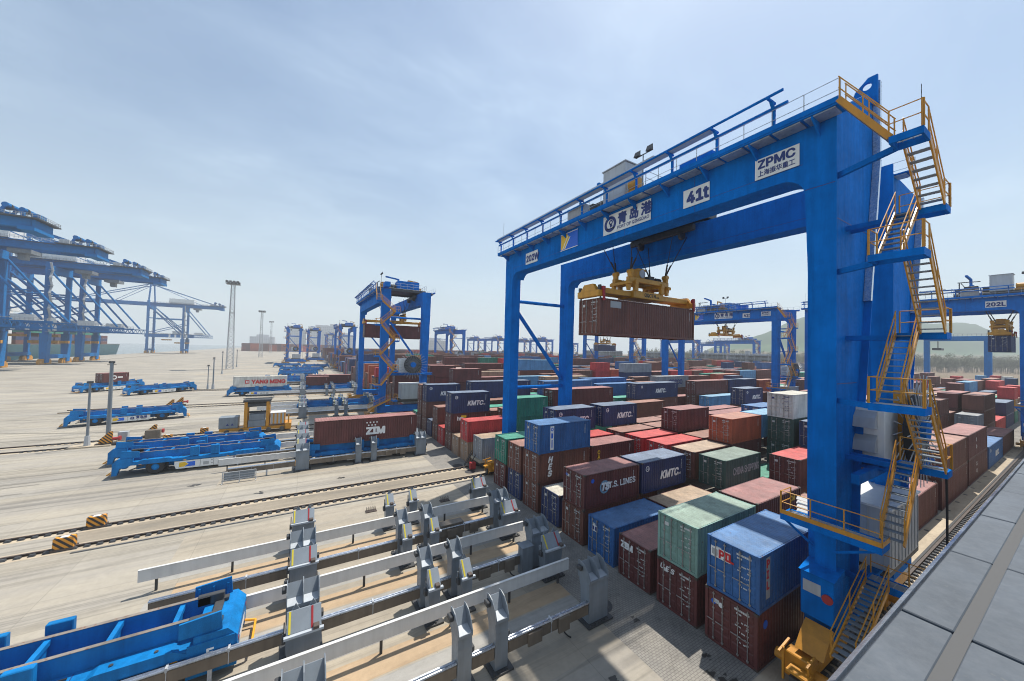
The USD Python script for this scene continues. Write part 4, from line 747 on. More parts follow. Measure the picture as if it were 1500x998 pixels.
for px, k, lab in FAR:
    v = 6.3 + PITCH * k; u = v * ray_ratio(px)
    crane(u, k, lab); trolley(u, k, v + 8 + (px % 13), 'trolley of the ' + lab)

# ------------------------------------------------------------------ transfer lanes: AGVs, container stands, guide boards
usdkit.material(stage, '/World/Looks/hazard_stripes', {'tc': ('texture_coordinate', {}), 's': ('separate_xyz', {}), 'a': ('math', {'math_type': 'add'}), 'm': ('math', {'math_type': 'multiply', 'value2': 2.4}), 'f': ('math', {'math_type': 'fraction'}), 'g': ('math', {'math_type': 'greater_than', 'value2': 0.5}),
    'a0': ('math', {'math_type': 'add'}), 'x': ('mix', {'color1': (0.66, 0.27, 0.02), 'color2': (0.03, 0.025, 0.02)}), 'p': ('principled_bsdf', {'roughness': 0.6})},
    [('tc.object', 's.vector'), ('s.x', 'a0.value1'), ('s.y', 'a0.value2'), ('a0.value', 'a.value1'), ('s.z', 'a.value2'), ('a.value', 'm.value1'), ('m.value', 'f.value1'), ('f.value', 'g.value1'), ('g.value', 'x.fac'), ('x.color', 'p.base_color')], surface='p.BSDF')
AGV = kit('agv_kit')
def build_agv(k, number=None):
    Lg = 14.6
    for y0, y1 in ((.68, .84), (2.16, 2.32)): part(k, 'deck_rail', MB().cbox(1.3, y0, 1.42, Lg - 1.3, y1, 2.36, .015), 'vehicle_blue')
    ds = MB()
    for s in (0, 1):
        y = (lambda t: t) if s == 0 else (lambda t: 3.0 - t)
        ds.hull([(x, y(t), z) for x in (1.1, Lg - 1.1) for t, z in ((.02, 1.2), (.67, 1.2), (.02, 1.52), (.67, 1.6))])
        for c in (3.3, Lg - 3.3): ds.hull([(c + a, y(t), z) for a, z in ((-1.9, 1.25), (-1.1, 1.68), (1.1, 1.68), (1.9, 1.25)) for t in (.0, .66)])
    part(k, 'fender_deck', ds, 'vehicle_blue')
    part(k, 'well_floor', MB().box(1.3, .845, 1.3, Lg - 1.3, 2.155, 1.42).box(1.6, .85, .55, Lg - 1.6, 2.15, 1.29), 'vehicle_blue')
    for x in (2.2, 4.3, 6.3, 8.2, 10.3, 12.3): part(k, 'cross_member', MB().box(x - .09, .845, 2.1, x + .09, 2.155, 2.3).box(x - .02, .845, 1.43, x + .02, 2.155, 2.095), 'vehicle_blue')
    for s in (0, 1):
        f = (lambda x: x) if s == 0 else (lambda x: Lg - x)
        part(k, 'end_frame', MB().hull([(f(x), y, z) for x, z in ((0, 1.0), (0, 1.55), (.35, 1.95), (1.5, 1.95), (1.5, 1.25), (1.0, 1.0)) for y in (.05, 2.95)]).hull([(f(x), y, z) for x, z in ((.0, .28), (.38, .28), (.55, .99), (0, .99)) for y in (.02, .45)]).hull([(f(x), y, z) for x, z in ((.0, .28), (.38, .28), (.55, .99), (0, .99)) for y in (2.55, 2.98)]).hull([(f(x), y, z) for x, z in ((.03, .55), (.25, .55), (.3, .99), (.03, .99)) for y in (.46, 2.54)]), 'vehicle_blue')
        part(k, 'light_panel', MB().box(min(f(-.012), f(-.004)), .7, .75, max(f(-.012), f(-.004)), 2.3, 1.1), 'panel_white')
        part(k, 'bumper_bar', MB().path([(f(.02), .35, .45), (f(-.45), .4, .35), (f(-.45), 2.6, .35), (f(.02), 2.65, .45)], .055, 6).path([(f(.02), .3, .75), (f(-.4), .35, .36)], .04, 6), 'hazard_yellow')
        for y in (.12, 2.78):
            cg = MB().hull([(f(x), y + t, z) for x, z in ((.55, 1.96), (2.0, 1.96), (2.0, 2.6), (.62, 2.72)) for t in (0, .09)])
            for i in range(3): cg.box(min(f(.7 + i * .55), f(.78 + i * .55)), y + .09 if y < 1 else y - .07, 1.96, max(f(.7 + i * .55), f(.78 + i * .55)), y + .16 if y < 1 else y, 2.5)
            part(k, 'corner_guide', cg, 'vehicle_blue')
        part(k, 'twist_seat', MB().cbox(f(1.3) - .5, .58, 1.96, f(1.3) + .5, .84, 2.42, .03).cbox(f(1.3) - .5, 2.16, 1.96, f(1.3) + .5, 2.42, 2.42, .03).cbox(f(.95) - .18, .9, 1.96, f(.95) + .18, 2.1, 2.1, .03), 'machinery_dark')
        for y in (.32, 2.68):
            w = part(k, 'wheel', MB().lathe([(.34, -.28), (.66, -.3), (.78, -.2), (.8, 0), (.78, .2), (.66, .3), (.34, .28), (.34, -.28)], (f(3.3), y, .8), 'y', 26), 'rubber', smooth=40)
            part(w, 'rim', MB().lathe([(0, -.2), (.2, -.26), (.33, -.2), (.36, -.27), (.36, .27), (.33, .2), (.2, .26), (0, .2)], (f(3.3), y, .8), 'y', 20), 'vehicle_blue', smooth=40)
        part(k, 'axle_gear', MB().tube((f(3.3), .6, .8), (f(3.3), 2.4, .8), .22, 8).cbox(f(3.3) - .9, .8, .45, f(3.3) + .9, 2.2, 1.2).bar((f(1.2), .4, .6), (f(2.4), .3, 1.1), .12).bar((f(1.2), 2.6, .6), (f(2.4), 2.7, 1.1), .12), 'machinery_dark')
    for y0, y1 in ((0.0, .5), (2.5, 3.0)):
        pb = part(k, 'side_cabinet', MB().prism([(5.0, .32), (9.6, .32), (9.75, .5), (9.75, 1.14), (4.85, 1.14), (4.85, .75)], 'y', y0, y1), 'panel_white')
        part(pb, 'louvres', MB().box(7.3, y0 - .006 if y0 < 1 else y1, .5, 7.8, y0 if y0 < 1 else y1 + .006, .85).box(8.6, y0 - .006 if y0 < 1 else y1, .45, 9.2, y0 if y0 < 1 else y1 + .006, .85), 'print_grey')
        part(pb, 'panel_joints', MB().box(7.02, y0 - .004 if y0 < 1 else y1, .35, 7.05, y0 if y0 < 1 else y1 + .004, 1.12).box(8.22, y0 - .004 if y0 < 1 else y1, .35, 8.25, y0 if y0 < 1 else y1 + .004, 1.12).box(8.0, y0 - .004 if y0 < 1 else y1, .9, 8.15, y0 if y0 < 1 else y1 + .004, .95).box(8.0, y0 - .004 if y0 < 1 else y1, .6, 8.15, y0 if y0 < 1 else y1 + .004, .65), 'print_black')
    part(k, 'flag_orange', MB().prism([(5.25, .5), (5.25, 1.0), (5.75, 1.0), (6.0, .75), (5.65, .5)], 'y', -.014, -.004), 'print_yellow'); part(k, 'flag_blue', MB().prism([(5.7, .5), (6.05, .75), (5.85, 1.0), (6.6, 1.0), (6.6, .5)], 'y', -.012, -.003), 'print_blue')
    for x in (6.1, 7.9):
        for y in (.05, 2.67): part(k, 'mid_guide', MB().cbox(x, y, 1.59, x + .8, y + .28, 2.62, .03), 'vehicle_blue')
build_agv(AGV)
paint('worn_metal', (0.23, 0.20, 0.17), rough=0.55, var=0.3, streak=0.4, rust=0.8, rust_at=0.55)
def detail_agv(k):
    Lg = 14.6
    for y0, y1 in ((.67, .85), (2.15, 2.33)): part(k, 'worn_edge', MB().box(1.35, y0, 2.361, Lg - 1.35, y1, 2.375), 'worn_metal')
    hs = [MB().path([(1.7, y, 1.47), (4.0, y + .05, 1.46), (7.2, y - .04, 1.47), (10.2, y + .06, 1.46), (13.0, y, 1.47)], .03, 6) for y in (.98, 1.12, 2.0)]
    for h in hs: part(k, 'hose', h, 'rubber')
    for x in (.62, Lg - .95):
        for y in (.55, 2.15): part(k, 'valve_box', MB().cbox(x, y, 1.955, x + .33, y + .3, 2.12, .02), 'machinery_dark')
    for f in (lambda x: x, lambda x: Lg - x):
        for y in (.25, 2.65): part(k, 'end_lamp', MB().box(min(f(-.014), f(-.002)), y, 1.15, max(f(-.014), f(-.002)), y + .14, 1.3), 'signal_red')
    for x in (2.0, 5.6, 9.4, 12.4): part(k, 'warning_label', MB().box(x, -.008 + .028, 1.19, x + .22, .019, 1.29), 'hazard_yellow')
    for x in (5.1, 7.3, 9.5):
        for y in (.02, 2.36): part(k, 'deck_joint', MB().hull([(x + a, y + b, 1.53 + c) for a in (-.012, .012) for b, c in ((0, 0), (.6, .06 if y < 1 else -.0), (0, .012), (.6, .075 if y < 1 else .012))]), 'print_navy')
    part(k, 'conduit', MB().path([(5.4, .45, 1.62), (7.5, .5, 1.62), (9.4, .42, 1.62)], .028, 6), 'rubber'); part(k, 'conduit', MB().path([(5.4, 2.6, 1.62), (9.4, 2.55, 1.62)], .028, 6), 'rubber')
    for x in (2.6, 3.9, 10.6, 11.9): part(k, 'grease_cap', MB().tube((x, .3, 1.66), (x, .3, 1.72), .07, 8), 'machinery_dark')
    for x in (4.35, 9.95): part(k, 'step', MB().box(x, .02, .45, x + .3, .4, .5).box(x, .02, .8, x + .3, .4, .84), 'machinery_dark')
    for x in (5.2, 6.4, 8.6, 9.5):
        for z in (.4, 1.08): part(k, 'panel_bolt', MB().box(x, -.012, z, x + .05, -.001, z + .05), 'print_grey')
detail_agv(AGV)
def agv(x, y, rot, label, extra=None, flip=False):
    p = copy(AGV, 'automated_vehicle', label, 'AGV', (x, y, 0), rot, 'blue driverless container carriers', inst=extra is None)
    if extra == '328': part(p, 'lettering', face_y(letters('3 2 8', .3, bold=2), 9.95, -.004, .78), 'print_navy'); part(p, 'number_panel', MB().box(9.76, .0, .55, 11.1, .03, 1.14), 'panel_white')
    if extra == 'port':
        part(p, 'lettering', face_y(letters('青岛港', .34, font='cjk', bold=2), 8.0, -.008, .72), 'print_navy'); part(p, 'emblem', MB().lathe([(.11, 0), (.24, 0), (.24, .01), (.11, .01)], (7.55, -.014, .8), 'y', 20), 'print_navy')
    if extra == 'F': part(p, 'lettering', face_y(letters('F', .34, bold=3), 13.55, -.006, 1.0), 'print_white').__len__(); part(p, 'side_plate', MB().box(12.9, -.004, 1.0, 14.5, .06, 1.66).box(12.9, -.004, .3, 14.5, .06, .99), 'vehicle_blue'); part(p, 'reflector', MB().box(12.95, -.012, .55, 13.95, -.005, .75), 'print_grey')
    return p
agv(-16.65, 19.78, 0, 'blue AGV cut off by the lower left picture corner', 'F')
agv(-16.6, 52.75, 0, 'empty blue AGV numbered 328 with white side panels, nearer of two abreast', '328'); agv(-18.6, 57.95, 0, 'empty blue AGV behind the one numbered 328')
agv(-32.6, 85.6, 14, 'empty blue AGV behind two light poles with round port emblem', 'port'); agv(-38.2, 128.6, 36, 'small empty blue AGV turning on the open apron'); a1 = agv(-50.0, 138.6, 52, 'far AGV carrying a short red container on the apron')
agv(-16.9, 119.3, 0, 'AGV carrying the white Yang Ming container'); agv(.2, 47.9, 0, 'AGV under the long ZIM container between grey stands'); agv(-.6, 86.2, 0, 'AGV parked under the orange-stair crane with one white side panel')
c = copy(container_kit(L40, T_, 'maroon'), 'shipping_container', 'long maroon container lettered ZIM carried by an AGV', 'container', (1.55, 48.15, 2.4), 0, 'containers on AGVs', inst=False)
part(c, 'lettering', face_y(letters('ZIM', .78, bold=5, squeeze=1.1), 5.75, .006, .85), 'print_white')
dots = MB()
for i in range(4): dots.lathe([(0, 0), (.1, 0), (.1, .01)], (5.85 + .4 * i, -.002, 2.3), 'y', 10)
for i in range(3): dots.lathe([(0, 0), (.1, 0), (.1, .01)], (6.05 + .4 * i, -.002, 1.95), 'y', 10)
part(c, 'emblem', dots, 'print_white')
c = copy(container_kit(L40, T_, 'white'), 'shipping_container', 'long pale container lettered YANG MING in red on an AGV', 'container', (-15.7, 119.6, 2.4), 0, 'containers on AGVs', inst=False)
part(c, 'lettering', face_y(letters('YANG MING', .95, bold=4), 4.0, .006, .95), 'print_red'); part(c, 'emblem', MB().box(2.6, .002, .95, 3.55, .012, 1.9), 'print_red'); part(c, 'emblem_gap', MB().box(2.8, -.004, 1.15, 3.0, .0015, 1.7).box(3.15, -.004, 1.15, 3.35, .0015, 1.7), 'print_white')
c = copy(container_kit(L20, S_, 'maroon'), 'shipping_container', 'short red container with white round emblem on a far AGV', 'container', (-50.0 + 4.3 * math.cos(math.radians(52)), 138.6 + 4.3 * math.sin(math.radians(52)) + .25, 2.4), 52, 'containers on AGVs', inst=False)
part(c, 'emblem', MB().lathe([(.35, 0), (.6, 0), (.6, .01), (.35, .01)], (2.6, -.002, 1.3), 'y', 18).box(3.4, -.002, 1.1, 4.6, .01, 1.5), 'print_white')
for i, (x, y, c, L) in enumerate([(1.2, 119.3, 'maroon', L20), (2.6, 124.9, 'maroon', L40)]):
    agv(-.2 + .3 * i, y, 0, ['AGV carrying a short maroon container behind the tall grey stand', 'AGV carrying a long maroon container behind the short one'][i])
    copy(container_kit(L, S_, c), 'shipping_container', ['short maroon container on an AGV behind the tall grey stand', 'long maroon container on an AGV behind the short maroon one'][i], 'container', (x + (.0 if i == 0 else -.9), y + .28, 2.4), 0, 'containers on AGVs')
for k in (4, 5, 6, 7):
    for j in range(3):
        if (k + j) % 3 != 2: agv(rc.uniform(-16, 1), 14.75 + 5.4 * j + PITCH * k, 0, f"small distant blue AGV in the {['nearest', 'middle', 'farthest'][j]} lane of the {ORD[k]} block")

# stands
def build_stand(k, w, n, far):
    """stand of width w (along x); near stands carry open catch buckets, far stands a sloping striped plate over a lip"""
    mat = 'stand_grey'; wb = w * (.84 if far else .97); d = (w - wb) / 2; zt = 1.88 if far else 2.2
    mb = MB().hull([(x, y, .1) for x in (d, w - d) for y in (0, .66)] + [(x, y, zt - .45) for x in (0, w) for y in (0, .7)])
    mb.hull([(x, y, z) for x in (0, w) for y, z in ((0, zt - .449), (.7, zt - .449), (.05 if not far else 0, zt), (.86 if not far else .7, zt))])
    part(k, 'body', mb, mat)
    part(k, 'base_plate', MB().box(d - .22, -.22, .004, w - d + .22, .92, .09), 'machinery_dark')
    bl = MB()
    for i in range(int(w / .22) + 1):
        for y in (-.14, .84): bl.tube((d - .1 + i * .22, y, .09), (d - .1 + i * .22, y, .16), .035, 6)
    part(k, 'anchor_bolts', bl, 'machinery_dark', kind='stuff')
    if far:
        part(k, 'catch_plate', MB().hull([(x, y, z) for x in (.02, w - .02) for y, z in ((-.1, 1.98), (.42, 2.62), (.5, 2.6), (.5, 1.885), (-.1, 1.9))]), 'plate_grey')
        part(k, 'lip', MB().box(-.08, -.26, 1.86, w + .08, -.105, 1.96), 'plate_light')
        for i in range(n): part(k, 'peak_plate', MB().hull([(w * (i + .5) / n + a, y, z) for y in (.505, .56) for a, z in ((-.28, 2.35), (.28, 2.35), (0, 2.86))]), mat)
        def stripe(x, m): part(k, 'stripe', MB().hull([(x + a, y, z) for a in (0, .085) for y, z in ((-.105, 1.985), (-.112, 1.992), (.413, 2.625), (.405, 2.632))]), m)
        stripe(.08, 'stripe_yellow')
        if n > 1: stripe(w - .42, 'signal_red')
        part(k, 'hook', MB().cbox(w - .34, -.3, 1.97, w - .1, -.02, 2.12, .02), 'rail_steel')
        part(k, 'sensor_box', MB().cbox(-.16, .2, 1.4, -.01, .5, 1.7, .02).tube((-.08, .3, 1.7), (-.08, .3, 2.3), .03, 6), 'machinery_dark')
    else:
        for i in range(n):
            a, b = w * i / n + .025, w * (i + 1) / n - .025
            part(k, 'catch_floor', MB().hull([(x, y, z) for x in (a, b) for y, z in ((.0, 2.22), (.0, 2.27), (.5, 2.36), (.5, 2.3))]), 'plate_light')
            part(k, 'catch_back', MB().hull([(x, y, z) for x in (a, b) for y, z in ((.5, 2.362), (.56, 2.3), (.8, 2.93), (.86, 2.9), (.86, 2.3))]), 'plate_grey')
        fin = [(-.03, 2.16), (-.03, 2.40), (.14, 2.72), (.42, 2.98), (.72, 3.06), (.92, 3.02), (.92, 2.16)]
        for i in range(n + 1):
            x = min(max(w * i / n, .015), w - .015); part(k, 'fin', MB().prism(fin, 'x', x - .02, x + .02), mat)
        part(k, 'front_lip', MB().box(.03, -.034, 2.17, w - .03, -.002, 2.3), mat); part(k, 'hook', MB().cbox(-.2, .5, 2.62, -.01, .85, 2.85, .03), 'machinery_dark')
        part(k, 'sensor_box', MB().cbox(w + .01, .2, 1.1, w + .22, .55, 1.45, .02).tube((w + .1, .3, .2), (w + .1, .3, 1.1), .025, 5), 'machinery_dark')
paint('plate_grey', (0.25, 0.285, 0.32), rough=0.4, var=0.08, streak=0.1); paint('plate_light', (0.40, 0.435, 0.47), rough=0.4, var=0.08, streak=0.1)
SW, SN, FW, FN = kit('wide_stand_kit'), kit('narrow_stand_kit'), kit('wide_far_stand_kit'), kit('narrow_far_stand_kit')
build_stand(SW, 1.36, 2, False); build_stand(SN, .66, 1, False); build_stand(FW, 1.36, 2, True); build_stand(FN, .62, 1, True)
SPOT = ['leftmost', 'second', 'third', 'rightmost']
for k in range(5):
    y0 = PITCH * k
    for j in range(3):
        ny, fy, by = 14.05 + 5.42 * j + y0, 18.15 + 5.5 * j + y0, 17.5 + 5.36 * j + y0
        row = f"{ORD[j]} row from the roof" if k == 0 else f"{ORD[j]} row of {ORD[k]} block lanes"
        for i, (x, kk) in enumerate(((-.25, SW), (6.05, SN), (7.85, SN), (13.45, SW))):
            copy(kk, 'container_stand', f"{SPOT[i]} grey stand with {'double' if kk == SW else 'single'} open buckets, {row}", 'container stand', (x, ny, .01), 0, 'grey container stands in the transfer lanes')
        for i, (x, kk) in enumerate(((-.2, FW), (6.1, FN), (7.95, FN), (13.55, FW))):
            copy(kk, 'container_stand', f"{SPOT[i]} grey stand with {'wide' if kk == FW else 'narrow'} yellow-striped top, {row}", 'container stand', (x, fy, .01), 0, 'grey container stands in the transfer lanes')
        t = thing('guide_rail', f"brown duct rail with bright pipes along the stands, {row}", 'guide rail', (0, 0, 0), 0, 'cable duct rails between the stands')
        for a, b in ((-6.3, -.3), (1.15, 6.03), (6.75, 7.83), (8.55, 13.43)):
            part(t, 'duct', MB().box(a, ny + .04, .62, b, ny + .2, 1.12), 'duct_brown')
            part(t, 'pipe', MB().tube((a, ny + .05, 1.2), (b, ny + .05, 1.2), .055, 7).tube((a, ny + .19, 1.2), (b, ny + .19, 1.2), .055, 7), 'bright_metal')
            if b - a > 2:
                n = int((b - a) / 1.65)
                for i in range(1, n): x = a + (b - a) * i / n; part(t, 'clamp', MB().box(x - .04, ny - .01, 1.125, x + .04, ny + .26, 1.29).box(x - .015, ny + .025, .6, x + .015, ny + .035, 1.13), 'house_grey')
        part(t, 'support_leg', MB().box(-6.2, ny + .05, .012, -6.05, ny + .18, .615).box(-3.0, ny + .05, .012, -2.85, ny + .18, .615), 'house_grey')
        if k < 2: part(t, 'junction_box', MB().cbox(9.6, ny - .07, .5, 10.4, ny + .035, 1.1, .02), 'duct_brown'); part(t, 'junction_box', MB().cbox(11.4, ny - .09, .45, 12.1, ny + .035, 1.18, .02), 'duct_brown'); part(t, 'hanging_cable', MB().path([(11.8, ny + .1, .5), (11.85, ny + .02, .28), (12.0, ny - .05, .12), (12.15, ny - .1, .03)], .035, 6), 'rubber')
        t = thing('guide_board', f"long white guide board beside grey stands, {row}", 'guide board', (0, 0, 0), 0, 'white guide boards along the lanes')
        x0, x1 = -7.6, 14.9
        part(t, 'board', MB().box(x0, by - .05, .72, x1, by + .05, 1.38), 'board_white'); part(t, 'top_edge', MB().box(x0, by - .075, 1.382, x1, by + .075, 1.41), 'board_white')
        for x in (-6.9, -3.4, 0.1, 3.6, 7.1, 10.6, 14.1): part(t, 'board_post', MB().box(x, by + .055, .012, x + .12, by + .15, 1.3), 'machinery_dark')
solo('electric_cabinet', MB().cbox(12.55, 19.2, .012, 13.35, 19.75, 1.75, .02).hull([(12.5, 19.15, 1.76), (13.4, 19.15, 1.76), (12.5, 19.8, 1.76), (13.4, 19.8, 1.76), (12.5, 19.8, 1.84), (13.4, 19.8, 1.84)]), 'stand_grey', 'grey electric cabinet beside the double stands near the brown containers', 'cabinet')
solo('switch_cabinet', MB().cbox(9.2, 25.0, .012, 10.9, 25.6, 1.35, .02).cbox(9.15, 24.95, 1.36, 10.95, 25.65, 1.42, .02).box(9.5, 24.985, .75, 9.85, 24.998, 1.0).box(10.25, 24.985, .75, 10.6, 24.998, 1.0), 'duct_brown', 'brown switch cabinet on the duct rail between second and third boards', 'cabinet')
for i, (x, y) in enumerate(((5.2, 32.8), (6.9, 33.2), (11.6, 31.9))):
    mb = MB().box(x, y, .012, x + .9, y + .5, .06)
    for q in range(5): mb.tube((x + .1 + q * .17, y + .15, .06), (x + .1 + q * .17, y + .15, .38), .02, 5).tube((x + .1 + q * .17, y + .36, .06), (x + .1 + q * .17, y + .36, .38), .02, 5)
    solo('anchor_plate', mb, 'rail_steel', ['rusty anchor plate with upright rods left of the narrow far stands', 'rusty anchor plate beside the first narrow far stand', 'rusty anchor plate left of the last far stand'][i], 'anchor plate')

# rail end stops, poles, masts, maintenance machine
def stop(x, y, label, tall=False):
    t = thing('rail_stop', label, 'rail stop', (x, y, 0), 0, 'striped end stops on the rails')
    if tall: part(t, 'striped_plate', MB().hull([(a, b, z) for b in (-.12, .12) for a, z in ((-.7, .35), (.6, .35), (.6, 1.9), (.3, 1.9), (-.7, .8))]), 'hazard_stripes'); part(t, 'buffer', MB().tube((.6, 0, .9), (1.2, 0, .9), .18, 12).lathe([(0, 0), (.32, 0), (.32, .2), (0, .2)], (1.2, 0, .9), 'x', 14), 'signal_red')
    else: part(t, 'striped_block', MB().hull([(a, b, z) for a in (-.48, .48) for b, z in ((-.28, .17), (.28, .17), (-.22, .86), (.22, .86))]), 'hazard_stripes'); part(t, 'top_plate', MB().box(-.2, -.15, .865, .2, .15, .885), 'panel_white')
    part(t, 'foot', MB().box(-1.0, -.3, .166, 1.0, .3, .34) if tall else MB().box(-.55, -.33, .0, .55, .33, .168), 'rail_steel')
stop(-13.6, 36.7, 'nearer yellow and black striped block on the double track'); stop(-13.2, 39.93, 'farther yellow and black striped block on the double track')
stop(-22.6, 69.8, 'tall striped end stop left of the light poles, nearer', True); stop(-19.0, 73.03, 'tall striped end stop with red buffer behind the light poles', True)
stop(-24.0, 102.9, 'tall striped end stop right of the turning AGV, nearer', True); stop(-23.2, 106.1, 'tall striped end stop right of the turning AGV, farther', True)
stop(-16.4, 69.8, 'low striped block right of the tall end stops'); stop(-12.9, 73.03, 'low striped block left of the orange machine, on the far rail')
def pole(x, y, h, r, label, base=True):
    t = thing('light_pole', label, 'pole', (x, y, 0))
    part(t, 'shaft', MB().tube((0, 0, .01), (0, 0, h), r, 10, r * .7), 'stand_grey')
    if base: part(t, 'base', MB().tube((0, 0, .01), (0, 0, 1.5), r * 2.1, 10, r * 1.5), 'house_grey')
    part(t, 'head', MB().cbox(-.3, -.12, h - .1, .3, .12, h + .22, .03).tube((-.45, 0, h - .3), (.45, 0, h - .3), .05, 6), 'machinery_dark')
pole(-24.4, 69.9, 8.6, .16, 'slim grey pole on a low kerb, left of the thicker one'); pole(-23.2, 72.2, 11.2, .26, 'thick grey concrete pole beside the striped end stop', False)
pole(-23.3, 140.7, 9.5, .2, 'tall thin pole right of the turning AGV'); pole(-24.6, 141.0, 7.2, .14, 'short thin pole left of the tall thin one')
pole(-31, 205, 10, .2, 'thin far pole right of the big floodlight mast'); pole(-33, 262, 10, .2, 'farthest thin pole near the distant lanes')
solo('kerb_island', MB().cbox(-26.0, 69.2, .005, -22.0, 71.4, .2, .04), 'sleeper_concrete', 'low concrete kerb island carrying the two light poles', 'kerb')
t = thing('post_box', 'grey electric boxes between the light poles', 'cabinet', (0, 0, 0)); part(t, 'box', MB().cbox(-21.9, 71.0, .2, -20.9, 71.7, 1.5, .03), 'house_grey'); part(t, 'box', MB().cbox(-19.2, 71.2, .01, -17.6, 71.9, 1.4, .03), 'duct_brown')
MAST = kit('mast_kit')
def build_mast(k, h=46.0, b=1.5, tp=.75):
    leg = MB(); n = 22
    for i in range(4):
        sx, sy = ((-1, -1), (1, -1), (1, 1), (-1, 1))[i]; leg.tube((sx * b, sy * b, 0), (sx * tp, sy * tp, h), .14, 6)
    part(k, 'legs', leg, 'house_grey'); br = MB()
    for i in range(n):
        z0, z1 = h * i / n, h * (i + 1) / n; w0, w1 = b + (tp - b) * i / n, b + (tp - b) * (i + 1) / n
        for (sx, sy), (tx, ty) in zip(((-1, -1), (1, -1), (1, 1), (-1, 1)), ((1, -1), (1, 1), (-1, 1), (-1, -1))): br.tube((sx * w0, sy * w0, z0), (tx * w1, ty * w1, z1), .06, 4); br.tube((tx * w0, ty * w0, z0), (sx * w1, sy * w1, z1), .06, 4); br.tube((sx * w1, sy * w1, z1), (tx * w1, ty * w1, z1), .05, 4)
    part(k, 'lattice', br, 'house_grey')
    part(k, 'lamp_platform', MB().box(-3, -3, h, 3, 3, h + .2).box(-1.2, -1.2, h * .66, 1.2, 1.2, h * .66 + .15), 'machinery_dark')
    for i in range(4):
        for j in range(2): part(k, 'floodlight', MB().cbox(-2.9 + 1.55 * i, -3.1 + 5.2 * j, h + .5, -1.9 + 1.55 * i, -2.1 + 5.2 * j, h + 1.6, .1), 'machinery_dark')
build_mast(MAST)
copy(MAST, 'floodlight_mast', 'tall lattice floodlight mast, nearest and largest of three', 'light mast', (-33.4, 241.7, 0), 0, 'lattice floodlight masts'); copy(MAST, 'floodlight_mast', 'second lattice floodlight mast, right of the tallest', 'light mast', (-36.5, 440, 0), 0, 'lattice floodlight masts')
copy(MAST, 'floodlight_mast', 'smallest lattice floodlight mast near the skyline cranes', 'light mast', (-41, 640, 0), 0, 'lattice floodlight masts')
t = thing('maintenance_machine', 'orange maintenance machine with dark tower and grey cabinets on rails', 'rail machine', (-6.1, 71.4, 0))
part(t, 'chassis', MB().cbox(-4.6, -1.2, .5, 4.6, 1.2, .95).cbox(4.0, -1.5, .3, 4.9, 1.5, 1.3).bar((4.5, -1.3, .9), (4.5, -1.3, 2.6), .2), 'safety_orange')
for x in (-3.6, -1.8, 1.8, 3.6): part(t, 'wheel', MB().lathe([(0, -.15), (.34, -.15), (.34, .15), (0, .15)], (x, -1.6, .52), 'y', 14), 'machinery_dark'); part(t, 'wheel', MB().lathe([(0, -.15), (.34, -.15), (.34, .15), (0, .15)], (x, 1.6, .52), 'y', 14), 'machinery_dark')
part(t, 'left_cabinet', MB().cbox(-4.7, -1.0, .96, -2.3, 1.0, 2.7), 'stand_grey'); part(t, 'cabinet_marks', MB().hull([(-3.8, -1.01, 1.4), (-3.4, -1.01, 1.4), (-3.6, -1.01, 1.75), (-3.6, -1.005, 1.5)]).hull([(-3.2, -1.01, 1.4), (-2.8, -1.01, 1.4), (-3.0, -1.01, 1.75), (-3.0, -1.005, 1.5)]), 'print_navy')
for x in (-1.55, 1.35): part(t, 'tower_post', MB().cbox(x, -1.25, .96, x + .45, -.8, 5.0).cbox(x, .8, .96, x + .45, 1.25, 5.0), 'safety_orange')
part(t, 'tower_top', MB().cbox(-1.5, -1.2, 4.2, 1.8, 1.2, 4.75).cbox(-1.7, -1.4, 5.0, 2.0, 1.4, 5.35).bar((-1.7, -1.4, 5.6), (2.2, -1.4, 5.6), .1).bar((-1.7, 1.4, 5.6), (2.2, 1.4, 5.6), .1).bar((-1.0, 0, 3.2), (1.3, 0, 3.2), .3), 'machinery_dark')
part(t, 'tower_cabinet', MB().cbox(-1.0, -1.15, .97, 1.3, .8, 2.0).cbox(-.9, -1.1, 2.02, 1.2, .8, 3.0), 'stand_grey')
part(t, 'striped_box', MB().cbox(1.95, -1.1, 1.2, 4.0, 1.0, 3.0), 'safety_orange'); sb = MB()
for i in range(4): sb.box(2.0 + i * .52, -1.115, 1.25, 2.28 + i * .52, -1.103, 2.95)
part(t, 'box_stripes', sb, 'print_grey'); part(t, 'box_roof', MB().box(1.9, -1.15, 3.0, 4.05, 1.05, 3.07), 'panel_white')
t = thing('portable_barrier', 'low metal barrier frame at the end of the white board near AGV 328', 'barrier', (-6.6, 46.3, 0)); br = MB()
for x in (0, 1.4, 2.8): br.tube((x, 0, .02), (x, 0, 1.1), .04, 6).tube((x, -.4, .04), (x, .4, .04), .04, 6)
for z in (.3, .55, .8, 1.1): br.tube((0, 0, z), (2.8, 0, z), .035, 6)
part(t, 'frame', br, 'house_grey'); part(t, 'mesh_panel', MB().box(.1, -.012, .35, 2.7, .012, 1.05), 'stand_grey')
t = thing('flat_wagon', 'low grey flat wagon with steps under the single grey container', 'rail wagon', (0, 0, 0))
part(t, 'bed', MB().cbox(18.6, 38.35, .75, 25.5, 40.85, 1.05), 'sleeper_concrete'); part(t, 'underframe', MB().box(19, 38.6, .2, 25, 40.6, .74), 'machinery_dark'); part(t, 'steps', MB().bar((17.5, 39.2, .1), (18.5, 39.2, 1.6), .08).bar((17.5, 40.2, .1), (18.5, 40.2, 1.6), .08).bar((17.6, 39.7, .5), (18.4, 39.7, .5), .6, .05).bar((17.0, 39.2, .6), (18.0, 39.2, 2.2), .06), 'machinery_dark'); part(t, 'red_case', MB().cbox(17.6, 38.6, .1, 18.3, 39.1, .9, .04), 'signal_red')
